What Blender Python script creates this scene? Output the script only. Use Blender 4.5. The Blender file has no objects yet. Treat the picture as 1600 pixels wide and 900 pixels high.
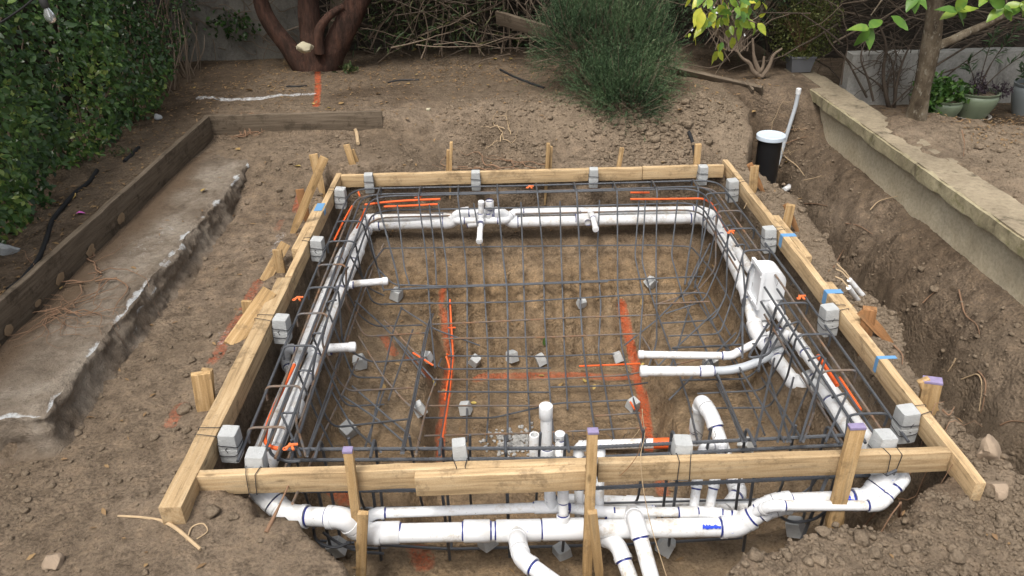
import bpy, bmesh, math, random
import numpy as np
from mathutils import Vector, Matrix
random.seed(7); RNG = np.random.default_rng(11)
SC = bpy.context.scene; COL = SC.collection
# ------------------------------------------------------------ camera, sky, sun, exposure
PITCH, YAW, ROLL, FPX, CAMZ = .5055, .0162, .0183, 1200., 1.9
_f = np.array([math.sin(YAW)*math.cos(PITCH), math.cos(YAW)*math.cos(PITCH), -math.sin(PITCH)])
_r = np.array([math.cos(YAW), -math.sin(YAW), 0.]); _d = np.cross(_f, _r)
CR = math.cos(ROLL)*_r + math.sin(ROLL)*_d; CD = -math.sin(ROLL)*_r + math.cos(ROLL)*_d
cam = bpy.data.cameras.new('camera'); co = bpy.data.objects.new('camera', cam); COL.objects.link(co)
cam.sensor_width = 36; cam.lens = 36*FPX/1600; cam.clip_start = .05; cam.clip_end = 500
m = Matrix.Identity(4)
for i in range(3):
    m[i][0] = CR[i]; m[i][1] = -CD[i]; m[i][2] = -_f[i]
m[2][3] = CAMZ
co.matrix_world = m; SC.camera = co
SUN_EL, SUN_AZ = math.radians(64), math.radians(-152)      # azimuth measured from +Y towards +X
W = bpy.data.worlds.new('World'); SC.world = W; W.use_nodes = True
nt = W.node_tree; bg = nt.nodes['Background']
sky = nt.nodes.new('ShaderNodeTexSky'); sky.sky_type = 'NISHITA'; sky.sun_disc = False
sky.sun_elevation = SUN_EL; sky.sun_rotation = SUN_AZ; sky.air_density = 1.0; sky.dust_density = 6.0; sky.ozone_density = 1.0
hs = nt.nodes.new('ShaderNodeHueSaturation'); hs.inputs['Saturation'].default_value = .35
nt.links.new(sky.outputs[0], hs.inputs['Color']); nt.links.new(hs.outputs[0], bg.inputs['Color'])
bg.inputs['Strength'].default_value = .15
sl = bpy.data.lights.new('sun', 'SUN'); sl.energy = 1.5; sl.angle = math.radians(16); sl.color = (1, .95, .87)
so = bpy.data.objects.new('sun', sl); COL.objects.link(so)
sd = Vector((math.sin(SUN_AZ)*math.cos(SUN_EL), math.cos(SUN_AZ)*math.cos(SUN_EL), math.sin(SUN_EL)))
so.rotation_euler = (-sd).to_track_quat('-Z', 'Y').to_euler(); so.location = sd*20
SC.view_settings.view_transform = 'Standard'; SC.view_settings.look = 'None'
SC.view_settings.exposure = .58; SC.view_settings.gamma = 1; SC.view_settings.use_curve_mapping = False

# ------------------------------------------------------------ geometry of the site
CAM = np.array([0, 0, CAMZ])
def ray(u, v): return (u-800)/FPX*CR + (v-450)/FPX*CD + _f
def P(u, v, z): q = ray(u, v); return CAM + q*(z-CAMZ)/q[2]
def Y(u, v, y): q = ray(u, v); return CAM + q*y/q[1]
def X(u, v, x): q = ray(u, v); return CAM + q*x/q[0]
def ss(a, b, x):
    t = np.clip((x-a)/(b-a), 0, 1); return t*t*(3-2*t)
def _h(ix, iy, s):
    n = np.sin(ix*127.1 + iy*311.7 + s*74.7)*43758.5453
    return n - np.floor(n)
def vn(x, y, s=0):
    ix, iy = np.floor(x), np.floor(y); fx, fy = x-ix, y-iy
    fx = fx*fx*(3-2*fx); fy = fy*fy*(3-2*fy)
    a = _h(ix, iy, s)*(1-fx) + _h(ix+1, iy, s)*fx
    b = _h(ix, iy+1, s)*(1-fx) + _h(ix+1, iy+1, s)*fx
    return (a*(1-fy) + b*fy)*2-1
def fbm(x, y, s=0, o=4):
    r = 0; a = 1
    for i in range(o):
        r = r + a*vn(x*2**i + 3.1*i, y*2**i + 7.7*i, s+i); a *= .5
    return r
LIPX = [-9, -1.2, -1.0, -.85, -.74, -.62, -.42, -.3, .1, .42, .6, .8, 1.0, 1.35, 1.7, 9]
LIPY = [2.2, 2.2, 2.05, 1.99, 1.93, 1.80, 1.62, 1.45, 1.1, 1.1, 1.5, 1.70, 1.75, 1.86, 2.12, 2.2]
def terr(x, y, rough=True):
    x = np.asarray(x, float); y = np.asarray(y, float)
    wx = .035*fbm(x*3.1, y*3.1, 21, 3) if rough else 0*x
    wy = .035*fbm(x*3.1, y*3.1, 35, 3) if rough else 0*x
    X_, Y_ = x+wx, y+wy
    z = -.08 + 0*x
    # bank behind the form and the plateau under the trees
    right = ss(-.9, -.3, x)
    bank = ss(5.45, 6.15, Y_)*.28*right + (1-right)*(ss(4.6, 5.4, Y_)*.16 + ss(5.80, 5.84, y)*.13)
    z = z + bank + .02*np.clip(y-6, 0, 6)
    # old footing shelf at the left
    X2 = x + .14 + wx*.5 + .03*fbm(x*9, y*9, 4, 2)
    sh = ss(-1.72, -1.79, X2)*ss(2.33, 2.40, Y_+.02*np.sin(x*3))
    z = np.maximum(z, -.08 + .130*sh*ss(6.2, 5.3, y) - .03*ss(-1.8, -2.2, x)*sh)
    pl = ss(-2.20, -2.235, x)*ss(2.1, 2.4, y)
    z = np.maximum(z, -.08 + pl*(.27 + .03*np.sin(y*1.3)))
    # service trench and its sloping far side
    xl = 1.93 + .085*fbm(y*1.9, y*0+3, 8, 4)
    tr = ss(xl-.01, xl+.05, x+.012*fbm(x*9, y*9, 18, 2))*ss(6.5, 5.9, Y_)
    deep = np.interp(X_ + .03*fbm(y*6, x*3, 19, 2), [2.02, 2.30, 2.41, 2.50, 2.66], [-1.15, -1.02, -.42, -.28, -.14])
    z = np.where(x < 2.76, z*(1-tr) + np.minimum(z, deep)*tr, z)
    # bed behind the wall
    bed = .02 + .10*ss(6.2, 5.0, y) + .03*ss(4.3, 3.6, y)*ss(2.95, 3.1, x)
    heap = .26*np.exp(-((x-3.40)/.50)**2 - ((y-4.75)/.62)**2) + .17*np.exp(-((x-3.12)/.30)**2 - ((y-5.35)/.45)**2)
    z = np.where(x > 2.76, bed+heap, z)
    # the pit
    L = np.interp(X_, [-1.19, -1.15, -.95, -.88, -.46, -.37], [0.2, -.40, -.43, -.66, -.76, -.95])
    R = np.interp(-X_, [-1.72, -1.67, -1.47, -1.38, -.95, -.86], [0.2, -.40, -.43, -.66, -.76, -.95])
    B = np.interp(-Y_, [-5.20, -5.15, -4.92, -4.60, -4.42, -4.10], [0.2, -.40, -.44, -.60, -.66, -.95])
    lip = np.interp(x, LIPX, LIPY)
    F = np.where(Y_ > 2.3, np.interp(-Y_, [-2.56, -2.36, -2.3], [-.95, -.64, -.60]),
                 -.60 + .8*ss(lip+.20, lip-.06, Y_ + .05*fbm(x*7, y*7, 77, 3)))
    pit = np.maximum(np.maximum(L, R), np.maximum(B, F))
    ing = ss(0, -.05, pit)
    z = np.minimum(z, pit)
    if rough:
        cl = np.clip(fbm(x*.9, y*.9, 50, 2)*.6 + .5, 0, 1)
        cl = np.maximum(cl*.5, ss(5.3, 5.6, y)*ss(6.4, 6.0, y)*right)
        cl = np.maximum(cl, ss(1.6, 1.8, x)*ss(2.1, 2.0, x)*ss(3.3, 2.9, y))
        cl = np.maximum(cl, .9*ss(.8, 1.3, x)*ss(2.0, 1.7, y)); cl = np.maximum(cl, tr*.8)
        nearw = 1-.85*ss(2.52, 2.64, x)*ss(2.76, 2.74, x)
        z = z + .014*fbm(x*2.3, y*2.3, 1, 3)*nearw + nearw*(.004 + .011*cl)*fbm(x*14, y*14, 2, 3)*(1-.4*ing)
        z = z + tr*ss(2.68, 2.52, x)*(.026*fbm(x*5, y*5, 12, 3)+.020*fbm(x*17, y*17, 15, 3)+.012*np.abs(fbm(x*34, y*34, 16, 2)))
        z = z + .010*cl*np.abs(fbm(x*30, y*30, 3, 2))
        # bucket-tooth streaks down the far slope of the pit
        st = ss(4.75, 4.55, y)*ss(4.05, 4.15, y)*ss(-.7, -.4, x)*ss(1.0, .8, x)
        z = z + .022*st*np.sin(x*47 + .8*np.sin(x*5)+1.5*vn(x*2, y*2, 5))
    return z
def onto(u, v, surf, off=0):
    q = ray(u, v); t = np.linspace(1.2, 12, 1600)
    p = CAM[None] + q[None]*t[:, None]
    h = surf(p[:, 0], p[:, 1]) + off
    k = int(np.argmax(p[:, 2] <= h))
    return p[k]
def cage(x, y):
    L = np.interp(x, [-.94, -.86, -.78, -.42, -.28], [-.05, -.50, -.58, -.68, -.88])
    R = np.interp(-x, [-1.45, -1.37, -1.28, -.92, -.78], [-.05, -.50, -.58, -.68, -.88])
    B = np.interp(-y, [-4.84, -4.78, -4.42, -4.2, -4.0], [-.05, -.42, -.56, -.72, -.88])
    F = np.interp(-y, [-2.62, -2.42, -2.34, -2.2], [-.88, -.60, -.10, -.02])
    return np.maximum(np.maximum(L, R), np.maximum(B, F))
def on_cage(pts): return [onto(u, v, cage) for u, v in pts]
def surf(x, y):
    x, y = np.asarray(x, float), np.asarray(y, float); z = terr(x, y)
    return np.where((x > -2.215) & (x < -1.775) & (y > 2.39) & (y < 5.6), np.maximum(z, .084), z)
def ground(u, v, off=0): return onto(u, v, surf, off)

# ------------------------------------------------------------ materials
MATS = {}
class NT:
    def __init__(s, name):
        s.m = bpy.data.materials.new(name); s.m.use_nodes = True; s.t = s.m.node_tree
        s.b = s.t.nodes['Principled BSDF']; MATS[name] = s.m
    def n(s, kind, **kw):
        nd = s.t.nodes.new('ShaderNode'+kind)
        for k, v in kw.items():
            if k in nd.inputs: nd.inputs[k].default_value = v
            else: setattr(nd, k, v)
        return nd
    def l(s, a, b): s.t.links.new(a, b)
    def coord(s, scale=(1, 1, 1), kind='Object'):
        tc = s.n('TexCoord'); mp = s.n('Mapping'); mp.inputs['Scale'].default_value = scale
        s.l(tc.outputs[kind], mp.inputs['Vector']); return mp.outputs[0]
    def noise(s, vec, scale, detail=4, rough=.55):
        nd = s.n('TexNoise', Scale=scale, Detail=detail, Roughness=rough); s.l(vec, nd.inputs['Vector']); return nd.outputs['Fac']
    def ramp(s, fac, stops):
        nd = s.n('ValToRGB'); e = nd.color_ramp.elements
        while len(e) < len(stops): e.new(.5)
        for el, (p, c) in zip(e, stops):
            el.position = p; el.color = (*c, 1) if len(c) == 3 else c
        s.l(fac, nd.inputs[0]); return nd.outputs[0]
    def mix(s, fac, a, b, mode='MIX'):
        nd = s.n('Mix', data_type='RGBA', blend_type=mode)
        for sock, val in ((nd.inputs[0], fac), (nd.inputs[6], a), (nd.inputs[7], b)):
            if hasattr(val, 'is_linked'): s.l(val, sock)
            else: sock.default_value = val if not isinstance(val, tuple) else ((*val, 1) if len(val) == 3 else val)
        return nd.outputs[2]
    def math(s, op, a, b=None):
        nd = s.n('Math', operation=op)
        for sock, val in ((nd.inputs[0], a), (nd.inputs[1], b)):
            if val is None: continue
            if hasattr(val, 'is_linked'): s.l(val, sock)
            else: sock.default_value = val
        return nd.outputs[0]
    def bump(s, h, strength=.5, dist=.01):
        nd = s.n('Bump', Strength=strength, Distance=dist); s.l(h, nd.inputs['Height']); s.l(nd.outputs[0], s.b.inputs['Normal'])
    def out(s, color, rough=.8, spec=.3):
        if hasattr(color, 'is_linked'): s.l(color, s.b.inputs['Base Color'])
        else: s.b.inputs['Base Color'].default_value = (*color, 1)
        if hasattr(rough, 'is_linked'): s.l(rough, s.b.inputs['Roughness'])
        else: s.b.inputs['Roughness'].default_value = rough
        s.b.inputs['Specular IOR Level'].default_value = spec
        return s.m
BW = [(.0, (0, 0, 0)), (1, (1, 1, 1))]
def thr(s, f, a, b): return s.ramp(f, [(a, (0, 0, 0)), (b, (1, 1, 1))])

s = NT('soil'); g = s.coord()
at = s.n('Attribute', attribute_name='paint'); sep = s.n('SeparateColor'); s.l(at.outputs['Color'], sep.inputs[0])
n1 = s.noise(g, 1.6, 6, .62); n2 = s.noise(g, 14, 6, .65); n3 = s.noise(g, 90, 5, .7); n4 = s.noise(g, 330, 3, .7)
c = s.ramp(n1, [(.30, (.122, .090, .063)), (.5, (.185, .140, .100)), (.72, (.240, .187, .138))])
sx = s.n('SeparateXYZ'); s.l(g, sx.inputs[0])
sub = s.ramp(n1, [(.30, (.150, .098, .054)), (.5, (.215, .150, .088)), (.72, (.265, .192, .120))])
zf = s.n('MapRange'); zf.inputs[1].default_value = -.35; zf.inputs[2].default_value = -.6; s.l(sx.outputs[2], zf.inputs[0])
xf = s.n('MapRange'); xf.inputs[1].default_value = 1.9; xf.inputs[2].default_value = 1.7; s.l(sx.outputs[0], xf.inputs[0])
c = s.mix(s.math('MULTIPLY', zf.outputs[0], xf.outputs[0]), c, sub)
c = s.mix(.85, c, s.ramp(n2, [(.32, (.42, .40, .38)), (.5, (.95, .95, .95)), (.68, (1.35, 1.3, 1.22))]), 'MULTIPLY')
c = s.mix(.65, c, s.ramp(n3, [(.3, (.38, .36, .34)), (.5, (1, 1, 1)), (.72, (1.75, 1.68, 1.58))]), 'MULTIPLY')
c = s.mix(thr(s, n4, .69, .73), c, (.36, .31, .25))                       # pale grit
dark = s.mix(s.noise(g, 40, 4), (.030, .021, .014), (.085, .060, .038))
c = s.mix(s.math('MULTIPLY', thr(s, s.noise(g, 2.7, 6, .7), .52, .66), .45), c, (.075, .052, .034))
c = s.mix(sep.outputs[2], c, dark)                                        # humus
pale = s.mix(n2, (.17, .13, .09), (.31, .245, .175))
c = s.mix(s.math('MULTIPLY', at.outputs['Alpha'], thr(s, n3, .3, .6)), c, pale)   # dry crust
orange = s.mix(n3, (.33, .066, .026), (.60, .125, .045))
pm = s.math('MULTIPLY', sep.outputs[0], 1.6)
c = s.mix(thr(s, s.math('MULTIPLY', pm, s.noise(g, 42, 7, .85)), .42, .90), c, orange)
wm = s.math('MULTIPLY', sep.outputs[1], 1.6)
c = s.mix(thr(s, s.math('MULTIPLY', wm, s.noise(g, 34, 7, .85)), .56, .86), c, (.62, .63, .64))
hgt = s.math('ADD', s.math('MULTIPLY', n2, .5), s.math('ADD', s.math('MULTIPLY', n3, .40), s.math('MULTIPLY', n4, .18)))
vo = s.n('TexVoronoi', Scale=48.); vm = s.mix(.012, g, s.n('TexNoise', Scale=20.).outputs['Color'], 'ADD'); s.l(vm, vo.inputs['Vector'])
hgt = s.math('SUBTRACT', hgt, s.math('MULTIPLY', s.math('MULTIPLY', vo.outputs['Distance'], .55), thr(s, s.noise(g, 5, 3), .42, .58)))
s.bump(hgt, 1.0, .026); s.out(c, .95, .12)

def wood(name, a, b, dirt=.35, grain=1.0, stain=(.15, .105, .06)):
    s = NT(name); g = s.coord((1.6, 28, 28)); g2 = s.coord((1, 1, 1))
    oi = s.n('ObjectInfo'); off = s.n('VectorMath', operation='ADD'); cb = s.n('CombineXYZ')
    s.l(s.math('MULTIPLY', oi.outputs['Random'], 50.), cb.inputs[0]); s.l(cb.outputs[0], off.inputs[1]); s.l(g, off.inputs[0])
    off2 = s.n('VectorMath', operation='ADD'); s.l(cb.outputs[0], off2.inputs[1]); s.l(g2, off2.inputs[0])
    v = off.outputs[0]
    n1 = s.noise(v, 2.2, 6, .6); n2 = s.noise(off2.outputs[0], 8, 7, .75); n3 = s.noise(off2.outputs[0], 190, 3, .6)
    c = s.ramp(n1, [(.30, tuple(x*.62 for x in a)), (.48, a), (.70, b)])
    c = s.mix(.5, c, s.ramp(n3, [(.3, (.75, .73, .7)), (.7, (1.12, 1.12, 1.12))]), 'MULTIPLY')
    c = s.mix(s.math('MULTIPLY', thr(s, n2, .53, .62), dirt), c, stain)
    c = s.mix(s.math('MULTIPLY', thr(s, s.noise(v, 1.1, 7, .8), .56, .64), .55), c, tuple(x*.38 for x in a))
    kn = s.n('TexVoronoi', Scale=1.0); mp = s.coord((5, 14, 14)); o3 = s.n('VectorMath', operation='ADD')
    s.l(cb.outputs[0], o3.inputs[1]); s.l(mp, o3.inputs[0]); s.l(o3.outputs[0], kn.inputs['Vector'])
    c = s.mix(s.ramp(kn.outputs['Distance'], [(.06, (.7, .7, .7)), (.13, (0, 0, 0))]), c, tuple(x*.35 for x in a))
    br = s.math('ADD', .76, s.math('MULTIPLY', oi.outputs['Random'], .38))
    c = s.mix(1.0, c, br, 'MULTIPLY')
    s.bump(s.math('ADD', n1, s.math('MULTIPLY', n3, .4)), .35*grain, .004); s.out(c, .8, .2); return s.m
wood('new_lumber', (.46, .325, .18), (.60, .46, .285), .55)
wood('stake_lumber', (.42, .275, .13), (.56, .40, .22), .5)
wood('red_lumber', (.30, .15, .065), (.40, .22, .10), .5)
wood('old_lumber', (.135, .105, .075), (.20, .16, .12), .6, 1.4, (.04, .03, .02))
wood('grey_fence', (.050, .042, .033), (.085, .072, .058), .5, 1.4, (.02, .017, .013))
def plain(name, col, rough=.6, spec=.4, var=.25, sc=12, bump=0, metal=0, bsc=60):
    s = NT(name); g = s.coord(); n = s.noise(g, sc, 5, .6)
    c = s.mix(n, tuple(x*(1-var) for x in col), tuple(min(1, x*(1+var)) for x in col))
    if bump: s.bump(s.noise(g, bsc, 5, .65), bump, .006)
    s.b.inputs['Metallic'].default_value = metal
    s.out(c, rough, spec); return s
plain('rebar_steel', (.105, .112, .124), .42, .5, .35, 14, .6, .45, 300)
s = NT('rusty_rebar'); g = s.coord(); n = s.noise(g, 7, 5, .7)
s.bump(s.noise(g, 240, 3), .5, .004); s.b.inputs['Metallic'].default_value = .25
s.out(s.ramp(n, [(.38, (.13, .135, .145)), (.5, (.18, .14, .11)), (.66, (.26, .145, .08))]), .65, .35)
plain('torn_wood', (.24, .17, .105), .85, .15, .4, 30)
plain('marker_orange', (.74, .12, .025), .6, .4, .3, 30)
plain('clip_orange', (.72, .17, .05), .4, .5, .1)
s = NT('pvc'); g = s.coord(); n = s.noise(g, 5, 6, .65)
c = s.mix(thr(s, s.noise(g, 11, 7, .8), .50, .68), (.72, .73, .735), (.43, .375, .30))
c = s.mix(thr(s, s.noise(g, 75, 4, .7), .64, .70), c, (.34, .30, .25)); s.out(c, .38, .45)
s = NT('pvc_fitting'); g = s.coord(); n = s.noise(g, 9, 5, .65)
c = s.mix(thr(s, n, .52, .78), (.68, .69, .70), (.48, .46, .42))
c = s.mix(thr(s, s.noise(g, 26, 5, .75), .665, .70), c, (.03, .07, .50)); s.out(c, .36, .45)
plain('primer_blue', (.015, .025, .17), .35, .5, .3, 30)
plain('pvc_smear', (.02, .06, .55), .4, .4, .3, 30)
plain('pvc_grey', (.42, .45, .48), .4, .45, .12, 8)
plain('skimmer_white', (.80, .82, .84), .35, .45, .06, 6)
plain('black_plastic', (.012, .012, .013), .35, .5, .3, 8)
plain('rubber_hose', (.018, .018, .019), .6, .3, .3, 20)
plain('wire', (.025, .025, .028), .5, .4, .2, 40)
plain('brown_wire', (.22, .12, .06), .6, .3, .2, 40)
plain('dobie', (.43, .44, .435), .92, .2, .22, 30, .8, 0, 140)
plain('tape_blue', (.13, .29, .50), .6, .3, .1)
plain('purple_paint', (.25, .21, .34), .7, .3, .3, 60)
s = NT('bark_red'); g = s.coord((1, 1, .22)); n = s.noise(g, 16, 7, .7); n2 = s.noise(g, 55, 5, .7)
s.bump(s.math('ADD', n, s.math('MULTIPLY', n2, .5)), 1.0, .03); s.out(s.mix(n2, s.ramp(n, [(.36, (.022, .012, .009)), (.5, (.085, .041, .029)), (.66, (.165, .078, .052))]), (.05, .035, .028)), .9, .15)
s = NT('bark_grey'); g = s.coord((1, 1, .5)); n = s.noise(g, 7, 7, .7); n2 = s.noise(g, 40, 5, .7)
s.bump(s.math('ADD', n, s.math('MULTIPLY', n2, .6)), .9, .02); s.out(s.mix(thr(s, n2, .56, .66), s.ramp(n, [(.36, (.040, .030, .020)), (.5, (.090, .070, .047)), (.64, (.17, .14, .10))]), (.21, .19, .15)), .9, .15)
plain('twig', (.17, .13, .095), .85, .2, .35, 14)
plain('dark_twig', (.085, .066, .050), .9, .15, .4, 14)
plain('root', (.22, .135, .085), .9, .15, .35, 14)
plain('straw', (.42, .31, .19), .85, .2, .35, 20)
plain('stone', (.30, .23, .165), .9, .2, .3, 25, .7, 0, 60)
plain('gravel_grey', (.30, .295, .28), .9, .2, .4, 30)
plain('pale_stone', (.42, .38, .27), .9, .2, .25, 20, .5)
plain('glaze_green', (.19, .23, .15), .25, .5, .25, 6)
plain('glaze_grey', (.20, .22, .22), .3, .5, .2, 6)
plain('planter_grey', (.15, .155, .165), .55, .4, .2, 9)
plain('saucer', (.42, .38, .33), .6, .3, .2, 9)
plain('white_lid', (.56, .64, .72), .35, .45, .05, 9)
plain('socket', (.04, .04, .04), .5, .4, .1, 9)
plain('petal', (.55, .12, .42), .6, .3, .1)
s = NT('bulb_glass'); s.b.inputs['Transmission Weight'].default_value = .85; s.b.inputs['IOR'].default_value = 1.45; s.out((.95, .96, .97), .05, .5)
def concrete(name, a, b, moss=0, lime=0, streak=1.):
    s = NT(name); g = s.coord(); n = s.noise(g, 3, 7, .65); n2 = s.noise(g, 38, 6, .7); n3 = s.noise(g, 160, 4, .7)
    c = s.mix(thr(s, n, .32, .68), a, b)
    c = s.mix(.55, c, s.ramp(n2, [(.3, (.55, .54, .52)), (.6, (1.1, 1.1, 1.1))]), 'MULTIPLY')
    c = s.mix(s.math('MULTIPLY', thr(s, s.noise(s.coord((1, 1, .35)), 7, 6, .7), .56, .70), streak), c, tuple(x*.42 for x in a))
    if moss: c = s.mix(s.math('MULTIPLY', thr(s, s.noise(g, 11, 6, .75), .53, .64), moss), c, (.20, .185, .085))
    if lime: c = s.mix(s.math('MULTIPLY', thr(s, s.noise(g, 20, 6, .8), .55, .62), lime), c, (.55, .55, .55))
    s.bump(s.math('ADD', n2, s.math('MULTIPLY', n3, .5)), .6, .012); s.out(c, .92, .2)
concrete('bed_wall', (.47, .395, .27), (.60, .53, .39), 0, 0, .3)
concrete('cap_stone', (.22, .18, .125), (.36, .30, .21), 0)
concrete('cap_edge', (.26, .22, .14), (.42, .37, .24), .75)
concrete('back_concrete', (.25, .24, .215), (.36, .35, .32))
concrete('dark_concrete', (.16, .15, .13), (.25, .235, .20))
s = NT('footing'); g = s.coord(); at = s.n('Attribute', attribute_name='paint'); sep = s.n('SeparateColor'); s.l(at.outputs['Color'], sep.inputs[0])
n = s.noise(g, 3.5, 7, .65); n2 = s.noise(g, 30, 6, .7); n3 = s.noise(g, 120, 4, .7)
c = s.ramp(n, [(.34, (.140, .110, .082)), (.5, (.22, .182, .142)), (.66, (.31, .27, .22))])
c = s.mix(.7, c, s.ramp(n2, [(.3, (.55, .53, .5)), (.6, (1.15, 1.12, 1.1))]), 'MULTIPLY')
c = s.mix(sep.outputs[2], c, s.mix(n2, (.105, .072, .046), (.19, .135, .09)))
c = s.mix(thr(s, s.math('MULTIPLY', s.math('MULTIPLY', sep.outputs[1], 1.25), s.math('ADD', s.math('MULTIPLY', s.noise(g, 14, 8, .9), .5), s.math('MULTIPLY', s.noise(g, 60, 6, .85), .5))), .46, .62), c, (.52, .53, .53))
s.bump(s.math('ADD', n2, s.math('MULTIPLY', n3, .6)), .9, .016); s.out(c, .95, .15)
def leafmat(name, stops, rough=.45, trans=.25, spec=.4):
    s = NT(name); at = s.n('Attribute', attribute_name='rnd')
    c = s.ramp(at.outputs['Fac'], stops)
    s.out(c, rough, spec)
    tr = s.n('BsdfTranslucent'); s.l(c, tr.inputs['Color']); mx = s.n('MixShader'); mx.inputs[0].default_value = trans
    o = s.t.nodes['Material Output']; s.l(s.b.outputs[0], mx.inputs[1]); s.l(tr.outputs[0], mx.inputs[2]); s.l(mx.outputs[0], o.inputs[0])
leafmat('hedge_leaf', [(0, (.020, .045, .014)), (.4, (.046, .100, .026)), (.75, (.090, .170, .040)), (.9, (.17, .26, .06)), (1, (.26, .33, .08))], .33)
leafmat('rosemary_leaf', [(0, (.022, .040, .020)), (.45, (.042, .078, .034)), (.85, (.090, .145, .065)), (1, (.17, .22, .11))], .6, .15, .25)
leafmat('box_leaf', [(0, (.06, .08, .02)), (.5, (.11, .13, .035)), (1, (.22, .23, .07))], .5)
leafmat('citrus_leaf', [(0, (.05, .13, .025)), (.4, (.11, .22, .035)), (.7, (.30, .38, .045)), (1, (.58, .55, .06))], .35, .35)
leafmat('succulent_leaf', [(0, (.035, .085, .02)), (.6, (.07, .15, .03)), (1, (.13, .22, .05))], .35)
leafmat('oleander_leaf', [(0, (.03, .06, .025)), (1, (.07, .12, .045))], .45)
leafmat('dark_leaf', [(0, (.02, .012, .018)), (1, (.05, .03, .04))], .5, .05)
leafmat('reed_leaf', [(0, (.03, .055, .02)), (.7, (.06, .09, .03)), (1, (.15, .14, .06))], .5)
leafmat('canopy_leaf', [(0, (.025, .05, .015)), (1, (.06, .10, .03))], .5, .1)
leafmat('dry_leaf', [(0, (.17, .10, .05)), (.5, (.28, .18, .08)), (.8, (.40, .28, .09)), (1, (.46, .36, .09))], .7, .1)

# ------------------------------------------------------------ mesh helpers
class MB:
    def __init__(s): s.v = []; s.f = []; s.m = []; s.n = 0; s.rn = []
    def add(s, v, f, mi=0, rnd=None):
        v = np.asarray(v, float); s.v.append(v)
        for q in f: s.f.append([i+s.n for i in q])
        s.m += [mi]*len(f); s.n += len(v)
        s.rn.append(np.full(len(v), .5) if rnd is None else np.broadcast_to(np.asarray(rnd, float), (len(v),)))
    def box(s, c, size, rot=None, mi=0):
        x, y, z = [k/2 for k in size]
        v = np.array([(-x,-y,-z),(x,-y,-z),(x,y,-z),(-x,y,-z),(-x,-y,z),(x,-y,z),(x,y,z),(-x,y,z)])
        if rot is not None: v = v @ np.array(rot).T
        s.add(v+np.array(c), [(0,3,2,1),(4,5,6,7),(0,1,5,4),(1,2,6,5),(2,3,7,6),(3,0,4,7)], mi)
    def tube(s, pts, r, n=8, mi=0, cap=True, fillet=0, fs=5):
        p = [np.array(q, float) for q in pts]
        if fillet: p = rounded(p, fillet, fs)
        p = [q for i, q in enumerate(p) if i == 0 or np.linalg.norm(q-p[i-1]) > 1e-5]
        k = len(p); R = r if hasattr(r, '__len__') else [r]*k
        if len(R) != k: R = np.interp(np.linspace(0, 1, k), np.linspace(0, 1, len(R)), R)
        t = [(p[min(i+1, k-1)]-p[max(i-1, 0)]) for i in range(k)]
        t = [q/np.linalg.norm(q) for q in t]
        a = np.cross(t[0], (0, 0, 1.)); 
        if np.linalg.norm(a) < 1e-3: a = np.cross(t[0], (1., 0, 0))
        a /= np.linalg.norm(a); V = []
        for i in range(k):
            a = a - t[i]*np.dot(a, t[i]); a /= np.linalg.norm(a); b = np.cross(t[i], a)
            for j in range(n):
                th = 2*math.pi*j/n; V.append(p[i] + R[i]*(a*math.cos(th)+b*math.sin(th)))
        F = [(i*n+j, i*n+(j+1) % n, (i+1)*n+(j+1) % n, (i+1)*n+j) for i in range(k-1) for j in range(n)]
        if cap: F += [tuple(range(n-1, -1, -1)), tuple((k-1)*n+j for j in range(n))]
        s.add(V, F, mi)
    def lathe(s, c, prof, n=24, mi=0, axis=None):
        V = [(r*math.cos(2*math.pi*j/n), r*math.sin(2*math.pi*j/n), z) for r, z in prof for j in range(n)]
        F = [(i*n+j, i*n+(j+1) % n, (i+1)*n+(j+1) % n, (i+1)*n+j) for i in range(len(prof)-1) for j in range(n)]
        V = np.array(V)
        if axis is not None: V = V @ np.array(Vector((0, 0, 1)).rotation_difference(Vector(axis)).to_matrix()).T
        s.add(V+np.array(c), F, mi)
    def build(s, name, mats, parent=None, smooth=True, org=None, angle=40):
        if isinstance(mats, str): mats = [mats]
        v = np.concatenate(s.v) if s.v else np.zeros((0, 3))
        o = np.array(org if org is not None else (0, 0, 0), float)
        me = bpy.data.meshes.new(name); me.from_pydata((v-o).tolist(), [], s.f)
        for k in mats: me.materials.append(MATS[k])
        me.polygons.foreach_set('material_index', s.m)
        if smooth:
            me.polygons.foreach_set('use_smooth', [True]*len(s.f)); me.set_sharp_from_angle(angle=math.radians(angle))
        at = me.attributes.new('rnd', 'FLOAT', 'POINT'); at.data.foreach_set('value', np.concatenate(s.rn))
        ob = bpy.data.objects.new(name, me); COL.objects.link(ob); ob.location = o
        if parent is not None: adopt(ob, parent)
        return ob
def fast_mesh(name, V, F, mat, parent=None, rnd=None, org=None, smooth=False):
    """V (n,3), F (m,k) arrays of one polygon size"""
    V = np.asarray(V, np.float32); F = np.asarray(F, np.int32); k = F.shape[1]
    o = np.array(org if org is not None else (0, 0, 0), np.float32)
    me = bpy.data.meshes.new(name); me.vertices.add(len(V)); me.vertices.foreach_set('co', (V-o).ravel())
    me.loops.add(F.size); me.loops.foreach_set('vertex_index', F.ravel())
    me.polygons.add(len(F)); me.polygons.foreach_set('loop_start', np.arange(len(F), dtype=np.int32)*k)
    if smooth: me.polygons.foreach_set('use_smooth', np.ones(len(F), bool))
    me.update(calc_edges=True)
    if rnd is not None:
        at = me.attributes.new('rnd', 'FLOAT', 'POINT'); at.data.foreach_set('value', np.asarray(rnd, np.float32))
    me.materials.append(MATS[mat])
    ob = bpy.data.objects.new(name, me); COL.objects.link(ob); ob.location = o
    if parent is not None: adopt(ob, parent)
    return ob
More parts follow.
